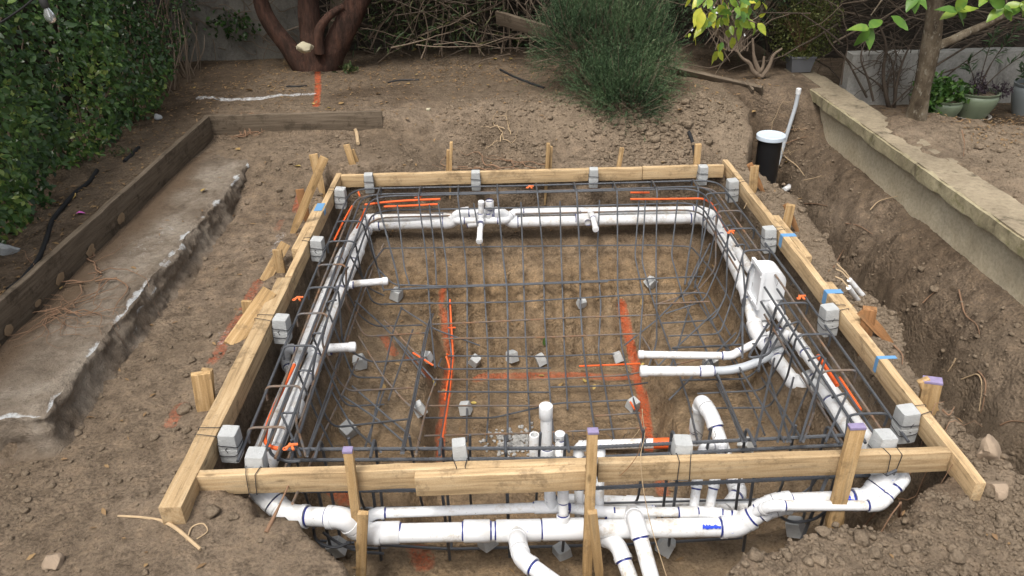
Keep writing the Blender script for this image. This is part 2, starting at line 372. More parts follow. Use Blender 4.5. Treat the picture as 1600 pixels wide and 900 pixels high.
def adopt(ob, parent):
    ob.parent = parent
    w = np.array(parent.location); q = parent.parent
    while q is not None: w = w + np.array(q.location); q = q.parent
    ob.location = np.array(ob.location) - w
def rounded(p, r, fs=5):
    out = [p[0]]
    for i in range(1, len(p)-1):
        a, b = p[i-1]-p[i], p[i+1]-p[i]; la, lb = np.linalg.norm(a), np.linalg.norm(b)
        if la < 1e-6 or lb < 1e-6: continue
        d = min(r, la*.48, lb*.48); A, B = p[i]+a/la*d, p[i]+b/lb*d
        for k in range(fs+1):
            t = k/fs; out.append((1-t)**2*A + 2*t*(1-t)*p[i] + t*t*B)
    out.append(p[-1]); return out
def tag(o, label, cat, group=None):
    o['label'] = label; o['category'] = cat
    if group: o['group'] = group
    return o
def thing(name, label, cat, loc, group=None):
    o = bpy.data.objects.new(name, None); COL.objects.link(o); o.location = loc; o.empty_display_size = .05
    return tag(o, label, cat, group)
def one(name, mb, mats, label, cat, group=None, org=None, smooth=True, angle=40):
    v = np.concatenate(mb.v)
    if org is None: org = ((v[:, 0].min()+v[:, 0].max())/2, (v[:, 1].min()+v[:, 1].max())/2, v[:, 2].min())
    return tag(mb.build(name, mats, None, smooth, org, angle), label, cat, group)
def structure(o): o['kind'] = 'structure'; return o
def stuff(o): o['kind'] = 'stuff'; return o

# ------------------------------------------------------------ ground
def axis_pts(a, b, step, far):
    core = np.arange(a, b, step); lo = []; hi = []; d = step; q = a
    while q > -far: d *= 1.18; q -= d; lo.append(q)
    d = step; q = core[-1]
    while q < far: d *= 1.18; q += d; hi.append(q)
    return np.array(lo[::-1] + list(core) + hi)
gx = axis_pts(-2.75, 3.9, .0165, 60); gy = axis_pts(1.3, 7.0, .0175, 60)
GX, GY = np.meshgrid(gx, gy); GZ = terr(GX, GY)
nx, ny = len(gx), len(gy)
V = np.stack([GX, GY, GZ], -1).reshape(-1, 3)
I = (np.arange(ny-1)[:, None]*nx + np.arange(nx-1)[None]).ravel()
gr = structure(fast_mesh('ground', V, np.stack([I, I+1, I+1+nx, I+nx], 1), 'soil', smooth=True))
x, y, z = V.T
def seg_mask(pts, w):
    d = np.full(len(V), 9.)
    for a, b in zip(pts[:-1], pts[1:]):
        a, b = np.array(a[:3]), np.array(b[:3]); ab = b-a
        t = np.clip(((V-a)@ab)/max(ab@ab, 1e-9), 0, 1)
        d = np.minimum(d, np.linalg.norm(V-a-t[:, None]*ab, axis=1))
    return 1-ss(w*.35, w, d)
def mark(px, w): return seg_mask([ground(u, v) for u, v in px], w)
om = np.zeros(len(V)); wmk = np.zeros(len(V))
for px, w, k in [([(692, 455), (698, 510), (704, 560), (700, 590), (692, 640), (684, 715)], .060, .9), ([(972, 475), (984, 535), (992, 565), (1004, 620), (1014, 700)], .060, 1),
              ([(665, 583), (760, 588), (880, 586), (1000, 585)], .070, .82), ([(600, 528), (615, 552)], .06, .8), ([(525, 768), (540, 780)], .09, .8), ([(650, 855), (662, 880)], .09, .8),
              ([(640, 560), (672, 590)], .05, .8), ([(1030, 740), (1036, 770)], .07, .8), ([(470, 300), (462, 330)], .05, .75), ([(440, 345), (432, 360)], .05, .6),
              ([(404, 440), (372, 500), (345, 545), (333, 565)], .055, .72), ([(283, 635), (265, 665)], .055, .72), ([(496, 108), (497, 135), (494, 165)], .05, 1.0), ([(690, 460), (690, 545)], .06, .5)]:
    om = np.maximum(om, k*mark(px, w))
for px, w, k in [([(312, 152), (350, 156), (400, 154), (440, 149), (488, 147)], .075, .9), ([(440, 365), (426, 400)], .07, .7), ([(350, 520), (345, 535)], .06, .7)]:
    wmk = np.maximum(wmk, k*mark(px, w))
ey = ss(2.3, 2.4, y)*ss(5.6, 5.4, y)
gxz = np.abs(np.gradient(GZ, gx, axis=1)).ravel(); gyz = np.abs(np.gradient(GZ, gy, axis=0)).ravel()
reg = ss(-2.15, -2.05, x)*ss(-1.55, -1.62, x)*ss(2.25, 2.35, y)*ss(5.65, 5.5, y)
zs = terr(x, y, False); brk = np.clip(.62+.75*fbm(x*5, y*5, 61, 3), 0, 1)
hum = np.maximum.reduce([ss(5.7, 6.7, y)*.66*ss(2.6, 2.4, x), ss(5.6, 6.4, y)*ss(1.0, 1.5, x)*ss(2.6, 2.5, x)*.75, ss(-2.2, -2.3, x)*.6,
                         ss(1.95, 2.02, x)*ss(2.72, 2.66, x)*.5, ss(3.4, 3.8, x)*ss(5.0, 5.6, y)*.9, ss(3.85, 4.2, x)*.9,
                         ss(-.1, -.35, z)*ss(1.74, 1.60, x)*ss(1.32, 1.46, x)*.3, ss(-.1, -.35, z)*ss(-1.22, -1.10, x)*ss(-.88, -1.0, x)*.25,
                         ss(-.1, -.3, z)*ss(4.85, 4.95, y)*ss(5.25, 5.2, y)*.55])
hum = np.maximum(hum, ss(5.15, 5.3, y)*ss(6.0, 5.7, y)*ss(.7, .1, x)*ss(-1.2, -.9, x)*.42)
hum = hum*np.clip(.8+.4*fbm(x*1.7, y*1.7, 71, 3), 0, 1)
dry = np.clip(ss(1.6, 1.75, x)*ss(1.98, 1.9, x)*.7 + ss(5.5, 5.9, y)*ss(6.6, 6.2, y)*ss(-.2, .5, x)*ss(1.9, 1.4, x)*.5 + ss(2.7, 2.75, x)*ss(3.9, 3.6, x)*ss(5.5, 5.0, y)*.7
              + ss(.6, 1.1, x)*ss(2.1, 1.8, y)*.55 + ss(-.3, -.1, vn(x*1.1, y*1.1, 81))*.3 + ss(4.5, 4.3, y)*ss(-.4, -.6, z)*.25, 0, 1)
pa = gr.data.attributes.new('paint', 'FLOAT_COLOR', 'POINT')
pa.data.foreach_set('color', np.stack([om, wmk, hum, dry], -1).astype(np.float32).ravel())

# icosphere templates -> lumps
def ico(sub):
    bm = bmesh.new(); bmesh.ops.create_icosphere(bm, subdivisions=sub, radius=1)
    v = np.array([q.co for q in bm.verts]); f = np.array([[k.index for k in q.verts] for q in bm.faces]); bm.free(); return v, f
IV1, IF1 = ico(1); IV2, IF2 = ico(2); IV3, IF3 = ico(3)
def lump(r, seed, IV=IV2, sq=(1, 1, .75), jag=.28):
    g = np.random.default_rng(seed); v = IV.copy()
    for _ in range(9):
        d = g.normal(size=3); d /= np.linalg.norm(d); c = g.uniform(.45, .85)
        h = v@d; v = v - np.outer(np.clip(h-c, 0, None), d)*.9
    v = v*(1+jag*.35*vn(v[:, 0]*2+seed % 97, v[:, 1]*2+v[:, 2]*1.7, 5)[:, None])
    v = v@np.linalg.qr(g.normal(size=(3, 3)))[0]
    return v*np.array(sq)*r
LUMPS = [lump(1, 100+i) for i in range(14)]
n = 48000
cx = np.concatenate([RNG.uniform(-2.2, 2.0, n//3), RNG.uniform(-.4, 1.9, n//4), RNG.uniform(1.68, 2.05, n//6), RNG.uniform(2.7, 4.3, n//6), RNG.uniform(.4, 1.9, n//7), RNG.uniform(2.0, 2.7, n//12)])
cy = np.concatenate([RNG.uniform(1.3, 5.9, n//3), RNG.uniform(5.25, 6.3, n//4), RNG.uniform(1.5, 4.9, n//6), RNG.uniform(3.2, 6.0, n//6), RNG.uniform(1.3, 2.0, n//7), RNG.uniform(2.0, 6.2, n//12)])
cz = terr(cx, cy)
inpit = (cx > -1.19) & (cx < 1.71) & (cy > 2.0) & (cy < 5.2)
keep = (~inpit | (RNG.random(len(cx)) < .35)) & ~((cx > 2.66) & (cx < 2.97)) & (vn(cx*1.8, cy*1.8, 90)+RNG.uniform(-.7, .7, len(cx)) > -.35)
cx, cy, cz = cx[keep], cy[keep], cz[keep]
size = np.clip(RNG.lognormal(-5.5, .68, len(cx)), .002, .036)
size = np.where((cy > 5.2) & (cx > .3) & (cx < 1.7), size*1.45, size)
size = np.where((cx > -1.19) & (cx < 1.71) & (cy > 2.5) & (cy < 5.2), size*.6, size)
Vs, Fs = [], []; k = 0
for i in range(len(cx)):
    v = LUMPS[i % 14]*size[i]; th = RNG.uniform(0, 6.28); c_, s_ = math.cos(th), math.sin(th)
    v = np.stack([v[:, 0]*c_-v[:, 1]*s_, v[:, 0]*s_+v[:, 1]*c_, v[:, 2]], 1) + (cx[i], cy[i], cz[i]+size[i]*.25)
    Vs.append(v); Fs.append(IF2+k); k += len(v)
stuff(fast_mesh('soil_clods', np.concatenate(Vs), np.concatenate(Fs), 'soil', smooth=False))
# litter: straw, chips, dead leaf bits
def blades(c, d, up, L, Wd, fold=.25, droop=.2):
    """folded leaf shapes, 6 vertices and 4 triangles each"""
    d = d/np.linalg.norm(d, axis=1, keepdims=True); sd_ = np.cross(d, up); sd_ /= np.linalg.norm(sd_, axis=1, keepdims=True)+1e-9
    u_ = np.cross(sd_, d); L = np.asarray(L)[:, None]; Wd = np.asarray(Wd)[:, None]
    p0 = c; p1 = c+d*L*.45+u_*L*.04; p2 = c+d*L - u_*L*droop
    l = c+d*L*.42 + sd_*Wd*.5+u_*Wd*fold; r = c+d*L*.42 - sd_*Wd*.5+u_*Wd*fold
    l2 = c+d*L*.75 + sd_*Wd*.33+u_*Wd*fold*.6-u_*L*droop*.5; r2 = c+d*L*.75 - sd_*Wd*.33+u_*Wd*fold*.6-u_*L*droop*.5
    m_ = c+d*L*.75-u_*L*droop*.5
    V = np.stack([p0, l, p1, r, l2, m_, r2, p2], 1).reshape(-1, 3); b = np.arange(len(c))[:, None]*8
    F = np.concatenate([b+[[0, 2, 1]], b+[[0, 3, 2]], b+[[1, 2, 5]], b+[[1, 5, 4]], b+[[3, 6, 5]], b+[[3, 5, 2]], b+[[4, 5, 7]], b+[[5, 6, 7]]])
    return V, F
def leaves_hi(c, d, up, L, Wd, fold=.16, droop=.12, n=9):
    """smooth pointed leaves: n cross sections of three points with a folded midrib and a curl"""
    k = len(c); d = d/np.linalg.norm(d, axis=1, keepdims=True); sd_ = np.cross(d, up); sd_ /= np.linalg.norm(sd_, axis=1, keepdims=True)+1e-9
    u_ = np.cross(sd_, d); L = np.asarray(L)[:, None]; Wd = np.asarray(Wd)[:, None]; cu = RNG.uniform(-.5, 1.6, (k, 1)); tw = RNG.normal(0, .35, (k, 1)); V = []
    for i in range(n):
        t = i/(n-1); w = math.sin(math.pi*t**.82)**.85*(1-.25*t)*.56 if 0 < i < n-1 else .012
        s2 = sd_*np.cos(tw*t)+u_*np.sin(tw*t); m_ = c+d*L*t-u_*L*droop*cu*t*t; wv = .03*L*math.sin(i*2.4)
        V += [m_+s2*Wd*w+u_*(Wd*w*fold*2+wv*.4), m_, m_-s2*Wd*w+u_*(Wd*w*fold*2-wv*.4)]
    V = np.stack(V, 1).reshape(-1, 3); b = (np.arange(k)*3*n)[:, None]
    F = np.concatenate([b+[[3*i+j, 3*i+j+1, 3*i+j+4, 3*i+j+3]] for i in range(n-1) for j in (0, 1)])
    return V, F
def rnd_unit(n, zb=0):
    q = RNG.normal(size=(n, 3)); q[:, 2] += zb; return q/np.linalg.norm(q, axis=1, keepdims=True)
n = 4300
lx = np.concatenate([RNG.uniform(-2.8, .2, 1000), RNG.uniform(3.2, 4.8, 700), RNG.uniform(-2.75, -2.2, 700), RNG.uniform(-2.2, 2.4, 1000), RNG.uniform(3.3, 4.6, 500), RNG.uniform(-2, 2, 400)])
ly = np.concatenate([RNG.uniform(6.7, 7.95, 1000), RNG.uniform(4.8, 6.4, 700), RNG.uniform(2.6, 7, 700), RNG.uniform(5.9, 7.8, 1000), RNG.uniform(4.2, 6.4, 500), RNG.uniform(1.4, 6, 400)])
c = np.stack([lx, ly, surf(lx, ly)+.006], 1); d = rnd_unit(n); d[:, 2] *= .15
Vl, Fl = blades(c, d, np.tile([0, 0, 1.], (n, 1))+.3*rnd_unit(n), RNG.uniform(.015, .05, n), RNG.uniform(.004, .018, n), .2, .1)
stuff(fast_mesh('leaf_litter', Vl, Fl, 'dry_leaf', rnd=np.repeat(RNG.uniform(0, .45, n), 8)))

# old footing left of the pit, a slab with a broken limed edge
exf = lambda y_: -1.770 + .016*fbm(y_*1.3, y_*0, 201, 2) + .010*fbm(y_*7, y_*0+2, 203, 3) + .006*fbm(y_*27, y_*0+5, 205, 2)
ynf = lambda x_: 2.375 + .012*fbm(x_*5, x_*0, 207, 3) + .006*fbm(x_*25, x_*0, 209, 2)
nu, nv = 62, 400; uu = np.linspace(0, 1, nu)**.8; vv = np.linspace(0, 1, nv); UU, VV = np.meshgrid(uu, vv)
Yr = 2.375+VV*3.28; Xr = -2.215+UU*(exf(Yr)+2.215); Yr = Yr+(ynf(Xr)-2.375)*(1-VV)**8
dE = np.minimum(exf(Yr)-Xr, Yr-ynf(Xr)); Zr = .083+.007*fbm(Xr*4, Yr*4, 213, 3)*ss(0, .06, dE)+.0025*fbm(Xr*30, Yr*30, 215, 2)-.010*ss(.03, 0, dE)-.02*ss(5.2, 5.65, Yr)
Vt = np.stack([Xr, Yr, Zr], -1).reshape(-1, 3); I = (np.arange(nv-1)[:, None]*nu+np.arange(nu-1)[None]).ravel(); Ft = np.stack([I, I+1, I+1+nu, I+nu], 1)
lmt = np.clip((1-ss(.008, .040, dE+.012*fbm(Xr*18, Yr*18, 219, 2)))*np.clip(.45+1.2*fbm(Xr*6, Yr*6, 221, 3), 0, 1), 0, 1)
lmt = np.maximum(lmt, np.clip(.33+.55*fbm(Xr*4.2, Yr*1.5, 225, 4), 0, .70)*ss(.02, .10, dE)*ss(-2.12, -2.0, Xr)).ravel()
tnt = ss(-1.98, -2.15, Xr+.05*fbm(Xr*5, Yr*5, 227, 2)).ravel()
edge_i = [(0, k) for k in range(nu)]; bp = [Vt[k] for k in range(nu)]; bn = [np.array((0, -1., 0))]*nu
for t_ in np.linspace(0, 1, 6)[1:-1]: bp.append(Vt[nu-1]); bn.append(np.array((math.sin(t_*1.5708), -math.cos(t_*1.5708), 0)))
for k in range(nv): bp.append(Vt[k*nu+nu-1]); bn.append(np.array((1., 0, 0)))
bp, bn = np.array(bp), np.array(bn); rows_ = [(.0, .0), (.006, -.004), (.010, -.014), (.012, -.028), (.014, -.045), (.018, -.065), (.022, -.085), (.028, -.105), (.036, -.125), (.048, -.142), (.065, -.156), (.085, -.166), (.11, -.178)]
sl2 = np.concatenate([[0], np.cumsum(np.linalg.norm(np.diff(bp, axis=0), axis=1))]); Vf = []; lf_ = []
for k, (o_, dz) in enumerate(rows_):
    w_ = min(1, k/2); dd_ = o_+w_*(.013*fbm(sl2*9, sl2*0+dz*40, 231, 3)+.006*fbm(sl2*34, sl2*0+dz*90, 233, 2))
    q = bp+bn*dd_[:, None]; q[:, 2] += dz; Vf.append(q)
    g_ = np.clip(.50+1.1*fbm(sl2*5, sl2*0+1, 235, 3), 0, 1)*math.exp(-((-dz)/.03)**2) + np.clip(.14+1.0*fbm(sl2*8, sl2*0+dz*22, 237, 3), 0, .9)*ss(-.17, -.10, dz)*ss(-.2, .25, fbm(sl2*1.7, sl2*0, 239, 2))
    lf_.append(np.clip(g_, 0, 1))
Vf = np.concatenate(Vf); nb = len(bp); I = (np.arange(len(rows_)-1)[:, None]*nb+np.arange(nb-1)[None]).ravel(); Ff = np.stack([I, I+nb, I+nb+1, I+1], 1)+len(Vt)
fo = fast_mesh('old_footing', np.concatenate([Vt, Vf]), np.concatenate([Ft, Ff]), 'footing', smooth=True)
tag(fo, 'flat old concrete footing strip with a broken white limed edge beside the edging board', 'footing')
lm = np.concatenate([lmt, np.concatenate(lf_)]); tn = np.concatenate([tnt, np.repeat([0, 0, 0, .05, .05, .1, .1, .15, .2, .3, .5, .7, .9], nb)])
pa = fo.data.attributes.new('paint', 'FLOAT_COLOR', 'POINT')
pa.data.foreach_set('color', np.stack([lm*0, lm, tn, lm*0], -1).astype(np.float32).ravel())
# ------------------------------------------------------------ lumber
def beam_obj(name, p0, p1, h, t, mat, up=(0, 0, 1), bev=.003, point=False, warp=.0015, mats=None, bow=0):
    p0, p1 = np.array(p0, float), np.array(p1, float); L = np.linalg.norm(p1-p0); dx = (p1-p0)/L
    dz = np.array(up, float); dz = dz-dx*(dz@dx); dz /= np.linalg.norm(dz); dy = np.cross(dz, dx)
    n = max(1, int(L/.12)); bm = bmesh.new(); rows = []
    for i in range(n+1):
        xx = -L/2+L*i/n; k = 1.0
        jz = random.uniform(-warp, warp); jy = random.uniform(-warp, warp) + bow*math.sin(math.pi*i/n)
        rows.append([bm.verts.new((xx, sy*t/2*k+jy, sz*h/2*k+jz)) for sy, sz in ((-1, -1), (1, -1), (1, 1), (-1, 1))])
    if point:                                     # chopped point at the p0 end
        for q, sc_ in zip(rows[0], (.25, .25, .45, .45)): q.co.y *= sc_; q.co.z *= sc_
    for a, b in zip(rows[:-1], rows[1:]):
        for j in range(4): bm.faces.new((a[j], a[(j+1) % 4], b[(j+1) % 4], b[j]))
    bm.faces.new(rows[0][::-1]); bm.faces.new(rows[-1])
    bm.normal_update(); bmesh.ops.recalc_face_normals(bm, faces=bm.faces)
    ed = [e for e in bm.edges if len(e.link_faces) == 2 and e.calc_face_angle(0) > .6]
    if bev: bmesh.ops.bevel(bm, geom=ed, offset=bev, segments=2, profile=.6, affect='EDGES')
    me = bpy.data.meshes.new(name); bm.to_mesh(me); bm.free()
    me.materials.append(MATS[mat]); me.polygons.foreach_set('use_smooth', [True]*len(me.polygons)); me.set_sharp_from_angle(angle=.6)
    o = bpy.data.objects.new(name, me); COL.objects.link(o)
    M = Matrix.Identity(4)
    for i in range(3): M[i][0] = dx[i]; M[i][1] = dy[i]; M[i][2] = dz[i]; M[i][3] = (p0[i]+p1[i])/2
    o.matrix_world = M; return o
def adoptM(o, parent):
    Mw = o.matrix_world.copy(); o.parent = parent
    w = Vector(parent.location) if parent.type == 'EMPTY' and not parent.parent else parent.matrix_world.translation
    if parent.type == 'EMPTY': o.matrix_world = Matrix.Translation(-w) @ Mw
    else: o.matrix_parent_inverse = parent.matrix_world.inverted(); o.matrix_world = Mw
XL, XR, YF, YB = -1.107, 1.622, 2.144, 5.126
FB = 'lumber boards of the pit form'
H9 = .089
def fboard(p0, p1, label, mat='new_lumber', h=H9, t=.038, **k):
    return tag(beam_obj('form_board', p0, p1, h, t, mat, **k), label, 'board', FB)
zc = -H9/2
fboard((XL-.008, YF-.019, zc-.004), (.33, YF-.0185, zc), 'long front form board left of the centre stake, seen from its knotty side', warp=.002)
fboard((.335, YF-.019, zc), (XR-.002, YF-.019, zc+.003), 'front form board right of the centre stake, ending at the right form board', warp=.002)
fboard((-.325, YF-.0585, zc-.004), (.285, YF-.0585, zc+.002), 'short splice board nailed on the front of the front form boards', warp=.003)
fboard((XL-.019, 3.62, zc+.002), (XL-.0195, 5.30, zc), 'thinner far half of the left form running up to the far corner')
fboard((XL-.039, YF-.19, zc), (XL-.037, 3.615, zc-.002), 'thick square timber forming the near half of the left form', t=.078, warp=.002)
fboard((XL-.0585, 3.95, zc+.002), (XL-.0585, 4.62, zc+.001), 'short splice board on the outside of the left form with a blue tape mark')
fboard((XL+.0, YB+.02, zc), (1.02, YB+.02, zc+.001), 'long back form board with pink sawn face')
fboard((1.024, YB+.02, zc+.004), (XR-.022, YB+.02, zc+.004), 'short back form board at the far right corner with a dark damp end')
fboard((XR+.019, YF-.19, zc), (XR+.019, 5.26, zc+.003), 'long right form board running from the near corner to the far corner', warp=.002)
fboard((XR+.0585, 3.70, zc), (XR+.0585, 4.26, zc+.002), 'short splice board outside the right form next to the skimmer box')
fboard((XR+.0585, 3.02, zc), (XR+.0585, 3.42, zc-.004), 'short splice board outside the right form with blue tape across it')
# blue tape and paint marks
def tape(px, zt, label, w=.04):
    p = P(*px, 0); mb = MB(); mb.box((XR+.0385, p[1], .0022), (.082, w, .002)); mb.box((XR-.0022, p[1], -.035), (.002, w, .07))
    one('tape_strip', mb, 'tape_blue', label, 'tape', 'blue tape on the right form', smooth=False)
tape((1222, 368), 0, 'blue tape strip on the right form nearest the far corner')
tape((1298, 456), 0, 'blue tape strip wrapped over the right form beside the middle stake')
tape((1352, 560), 0, 'small blue tape strip on the right form nearest the camera', .022)
mb = MB(); p = P(504, 324, 0); mb.box((XL-.035, p[1], .0035), (.05, .12, .002)); mb.box((XL+.002, p[1]-.03, -.02), (.002, .05, .03))
one('paint_patch', mb, 'tape_blue', 'blue paint patch on top of the left form near the far corner', 'paint', smooth=False)

ST = 'wooden stakes around the form'
def stake(a, b, w, t, label, mat='stake_lumber', face=(0, -1, 0), purple=False, ext=.10, point=True):
    """a: top, b: lower visible point; driven ext further into the soil"""
    a, b = np.array(a), np.array(b); d = (b-a)/np.linalg.norm(b-a); b2 = b+d*ext
    o = tag(beam_obj('wooden_stake', b2, a, t, w, mat, up=face, bev=.002, point=point), label, 'stake', ST)
    if purple:
        k = beam_obj('painted_top', a+d*(-.010), a+d*(.0012), t+.002, w+.002, 'purple_paint', up=face, bev=.002); adoptM(k, o)
    return o
def yst(px1, px2, yy, w, t, label, **k): return stake(Y(*px1, yy), Y(*px2, yy), w, t, label, **k)
def xst(px1, px2, xx, w, t, label, xx2=None, zt=None, dy=0, **k):
    b = ground(*px2); a = P(*px1, zt) if zt is not None else Y(*px1, b[1]+dy); return stake(a, b, w, t, label, **k)
yb = YB+.062
yst((541, 226), (556, 272), yb, .045, .018, 'left stake of the leaning pair behind the back form, nearest the far left corner', ext=.12)
yst((549, 234), (564, 272), yb+.03, .042, .018, 'right stake of the leaning pair behind the back form', ext=.12)
yst((705, 222), (704, 270), yb, .020, .038, 'thin pale stake behind the back form left of the valve cluster', ext=.2)
yst((700, 234), (699, 270), yb+.03, .020, .030, 'short stake tucked behind the thin pale stake at the back form', ext=.2)
yst((857, 224), (853, 290), yb, .024, .038, 'tall pale stake behind the middle of the back form', ext=.15)
yst((861, 229), (859, 270), yb+.035, .022, .030, 'shorter stake behind the tall middle stake at the back form', ext=.2)
yst((972, 231), (966, 266), yb, .030, .025, 'single slanted stake behind the back form right of the middle', ext=.2)
yst((1091, 225), (1088, 264), yb, .042, .036, 'broad stake behind the back form beside the black hose', ext=.2)
xl_ = XL-.115
xst((489, 241), (505, 306), XL-.10, .055, .019, 'upright split stake crossing another at the far left corner', face=(.2, -1, .1), ext=.05)
xst((507, 246), (457, 364), XL-.14, .05, .019, 'long stake leaning behind the upright split stake at the far left corner', xx2=-1.36, face=(.3, -1, .5), ext=.05)
xst((468, 296), (481, 346), XL-.19, .052, .019, 'reddish stake under the long leaning stake outside the left form', mat='red_lumber', ext=.05)
xst((433, 390), (439, 426), XL-.105, .050, .019, 'short upright stake nailed to the left form beside the second spacer', ext=.14)
xst((446, 381), (415, 436), XL-.15, .058, .019, 'slanted brace beside the short upright stake outside the left form', zt=.03, face=(.4, -1, .6), ext=.02, point=False)
xst((421, 455), (362, 538), XL-.10, .075, .022, 'wide brace board slanting from the left form to the orange paint line', zt=.02, face=(.45, -.8, .75), ext=.01, point=False)
xst((385, 470), (389, 498), XL-.19, .05, .020, 'short stake hidden behind the wide slanted brace at the left form', ext=.14)
xst((313, 583), (322, 640), XL-.105, .075, .030, 'thick upright stake beside the near half of the left form', face=(.35, -1, 0), ext=.14)
xst((323, 577), (327, 632), XL-.125, .045, .022, 'stake half hidden behind the thick upright stake of the left form', ext=.1)
xr_ = XR+.075
xst((1179, 259), (1176, 300), xr_, .055, .036, 'pale upright stake outside the right form nearest the far corner', face=(-.4, -1, 0), ext=.1)
xst((1171, 256), (1192, 300), xr_+.06, .038, .022, 'reddish leaning brace behind the pale stake of the right form', mat='red_lumber', ext=.05)
xst((1236, 320), (1226, 364), xr_, .052, .036, 'upright stake outside the right form near the short splice board', face=(-.4, -1, 0), ext=.1)
xst((1228, 319), (1246, 362), xr_+.05, .034, .022, 'dark brace leaning behind the second upright stake of the right form', mat='red_lumber', ext=.05, dy=.02)
xst((1359, 482), (1350, 528), xr_+.02, .060, .045, 'orange brown upright stake outside the right form beside the white conduits', face=(-.4, -1, 0), mat='red_lumber', ext=.1)
xst((1346, 486), (1388, 532), xr_+.07, .046, .022, 'wide reddish brace leaning away from the orange brown stake', mat='red_lumber', dy=.05, ext=.05)
xst((1457, 596), (1446, 646), xr_-.01, .068, .040, 'purple topped stake outside the right form near the front corner', face=(-.4, -1, 0), purple=True, ext=.1)
xst((1443, 593), (1462, 642), xr_+.06, .045, .024, 'short pale brace behind the purple topped stake of the right form', xx2=xr_+.09, ext=.03)
yst((544, 705), (566, 880), 2.083, .033, .026, 'leaning purple topped stake in front of the left end of the front form', purple=True)
yst((567, 801), (564, 910), 2.035, .038, .022, 'short stake standing in the trench beside the leaning left stake', ext=.1)
yst((926, 675), (917, 905), 2.045, .036, .026, 'tall purple topped stake in front of the middle of the front form', purple=True)
yst((926, 800), (937, 912), 1.985, .034, .024, 'short stake leaning on the tall middle stake in the trench', ext=.06)
yst((1339, 668), (1295, 842), 2.075, .055, .026, 'leaning purple topped stake in front of the right end of the front form', purple=True, ext=.04)
yst((1310, 765), (1312, 838), 2.098, .032, .022, 'short stake wedged behind the leaning right stake', ext=.02)

# ------------------------------------------------------------ dobie spacers
def dobie_mesh(h, r):
    mb = MB(); n = 12; k = .72; prof = [(-.5, .88), (-.485, .93), (-.03, 1.0), (-.008, .99), (0, .965), (.008, .97), (.03, .985), (.485, .90), (.5, .86)] if h > 1.3*r*2 else [(-.5, .93), (-.47, 1), (.46, .86), (.5, .80)]
    rows = []
    for zz, sc_ in prof:
        ring = []
        for j in range(24):
            th = 2*math.pi*j/24; cx_, sx_ = math.cos(th), math.sin(th); q = (abs(cx_)**16+abs(sx_)**16)**(-1/16)
            ring.append((cx_*q*r*sc_, sx_*q*r*sc_, zz*h))
        rows += ring
    F = [(i*24+j, i*24+(j+1) % 24, (i+1)*24+(j+1) % 24, (i+1)*24+j) for i in range(len(prof)-1) for j in range(24)]
    F += [tuple(range(23, -1, -1)), tuple((len(prof)-1)*24+j for j in range(24))]
    mb.add(rows, F); return mb
DG = 'concrete spacer blocks tied to the form'
def wire_loop(c, rx, ry, tilt, r=.0016):
    return [np.array(c)+(rx*math.copysign(abs(math.cos(t))**.35, math.cos(t)), ry*math.copysign(abs(math.sin(t))**.35, math.sin(t)), tilt*math.sin(t+.6)) for t in np.linspace(0, 2*math.pi, 25)]
def form_spacer(p, label, tilt=(0, 0, 0), wires=2, h=.135, r=.037, toward=(-1, 0)):
    o = tag(dobie_mesh(h, r).build('concrete_spacer', 'dobie', angle=28), label, 'spacer', DG)
    o.location = p; o.rotation_euler = tilt
    mb = MB(); t_ = np.array((*toward, 0.)); sd_ = np.array((toward[1], -toward[0], 0.)); bt = .079 if (toward[0] < 0 and p[1] < 3.6) else .040
    for s_ in (-1, 1):
        k1, k2 = random.uniform(.012, .024), random.uniform(.010, .024)
        a = sd_*s_*(r+.001)+np.array((0, 0, .012*s_)); zt, zb = -p[2]+.004, -p[2]-.093
        mb.tube([a, t_*(r+.004)+sd_*s_*.026+(0, 0, zt), t_*(r+.008+bt)+sd_*s_*k1+(0, 0, zt), t_*(r+.0085+bt)+sd_*s_*k2+(0, 0, zb), t_*(r+.002)+sd_*s_*.026+(0, 0, zb), a*np.array((1, 1, -1))], .0016, 5, fillet=.006)
    for k in range(wires): mb.tube(wire_loop((0, 0, (.012, -.020)[k % 2]), r+.002, r+.002, .010*(1 if k else -1)), .0016, 5)
    w = mb.build('tie_wire', 'wire'); w.parent = o
    return o
for (u, v), lab in [((530, 309), 'at the far end of the left form below the cut board end'), ((491, 389), 'second from the far end of the left form'),
                    ((432, 514), 'third from the far end of the left form, beside the tee stub'), ((349, 694), 'at the near end of the left form by the corner')]:
    p = P(u, v, -.055); form_spacer((XL+.043, p[1], -.055), 'pale concrete spacer '+lab, (random.uniform(-.05, .05), .06, random.uniform(-.1, .1)), 2, toward=(-1, 0))
for u, v, lab in [(577, 288, 'wired to the left end of the back form'), (744, 291, 'wired to the back form above the valve cluster'), (927, 286, 'wired to the back form above the single stub'), (1097, 279, 'wired to the right end of the back form')]:
    p = Y(u, v, YB-.04); form_spacer((p[0], YB-.038, -.045), 'grey concrete spacer '+lab, (.05, 0, random.uniform(-.1, .1)), 2, r=.033, h=.135, toward=(0, 1))
for u, v, lab in [(1146, 297, 'at the far end of the right form'), (1204, 374, 'beside the skimmer box on the right form'), (1294, 500, 'beside the middle stake on the right form'), (1412, 662, 'at the near end of the right form by the purple stake')]:
    p = P(u, v, -.06); form_spacer((XR-.043, p[1], -.06), 'white concrete spacer '+lab, (random.uniform(-.05, .05), -.08, random.uniform(-.15, .15)), 2, h=.15, toward=(1, 0))
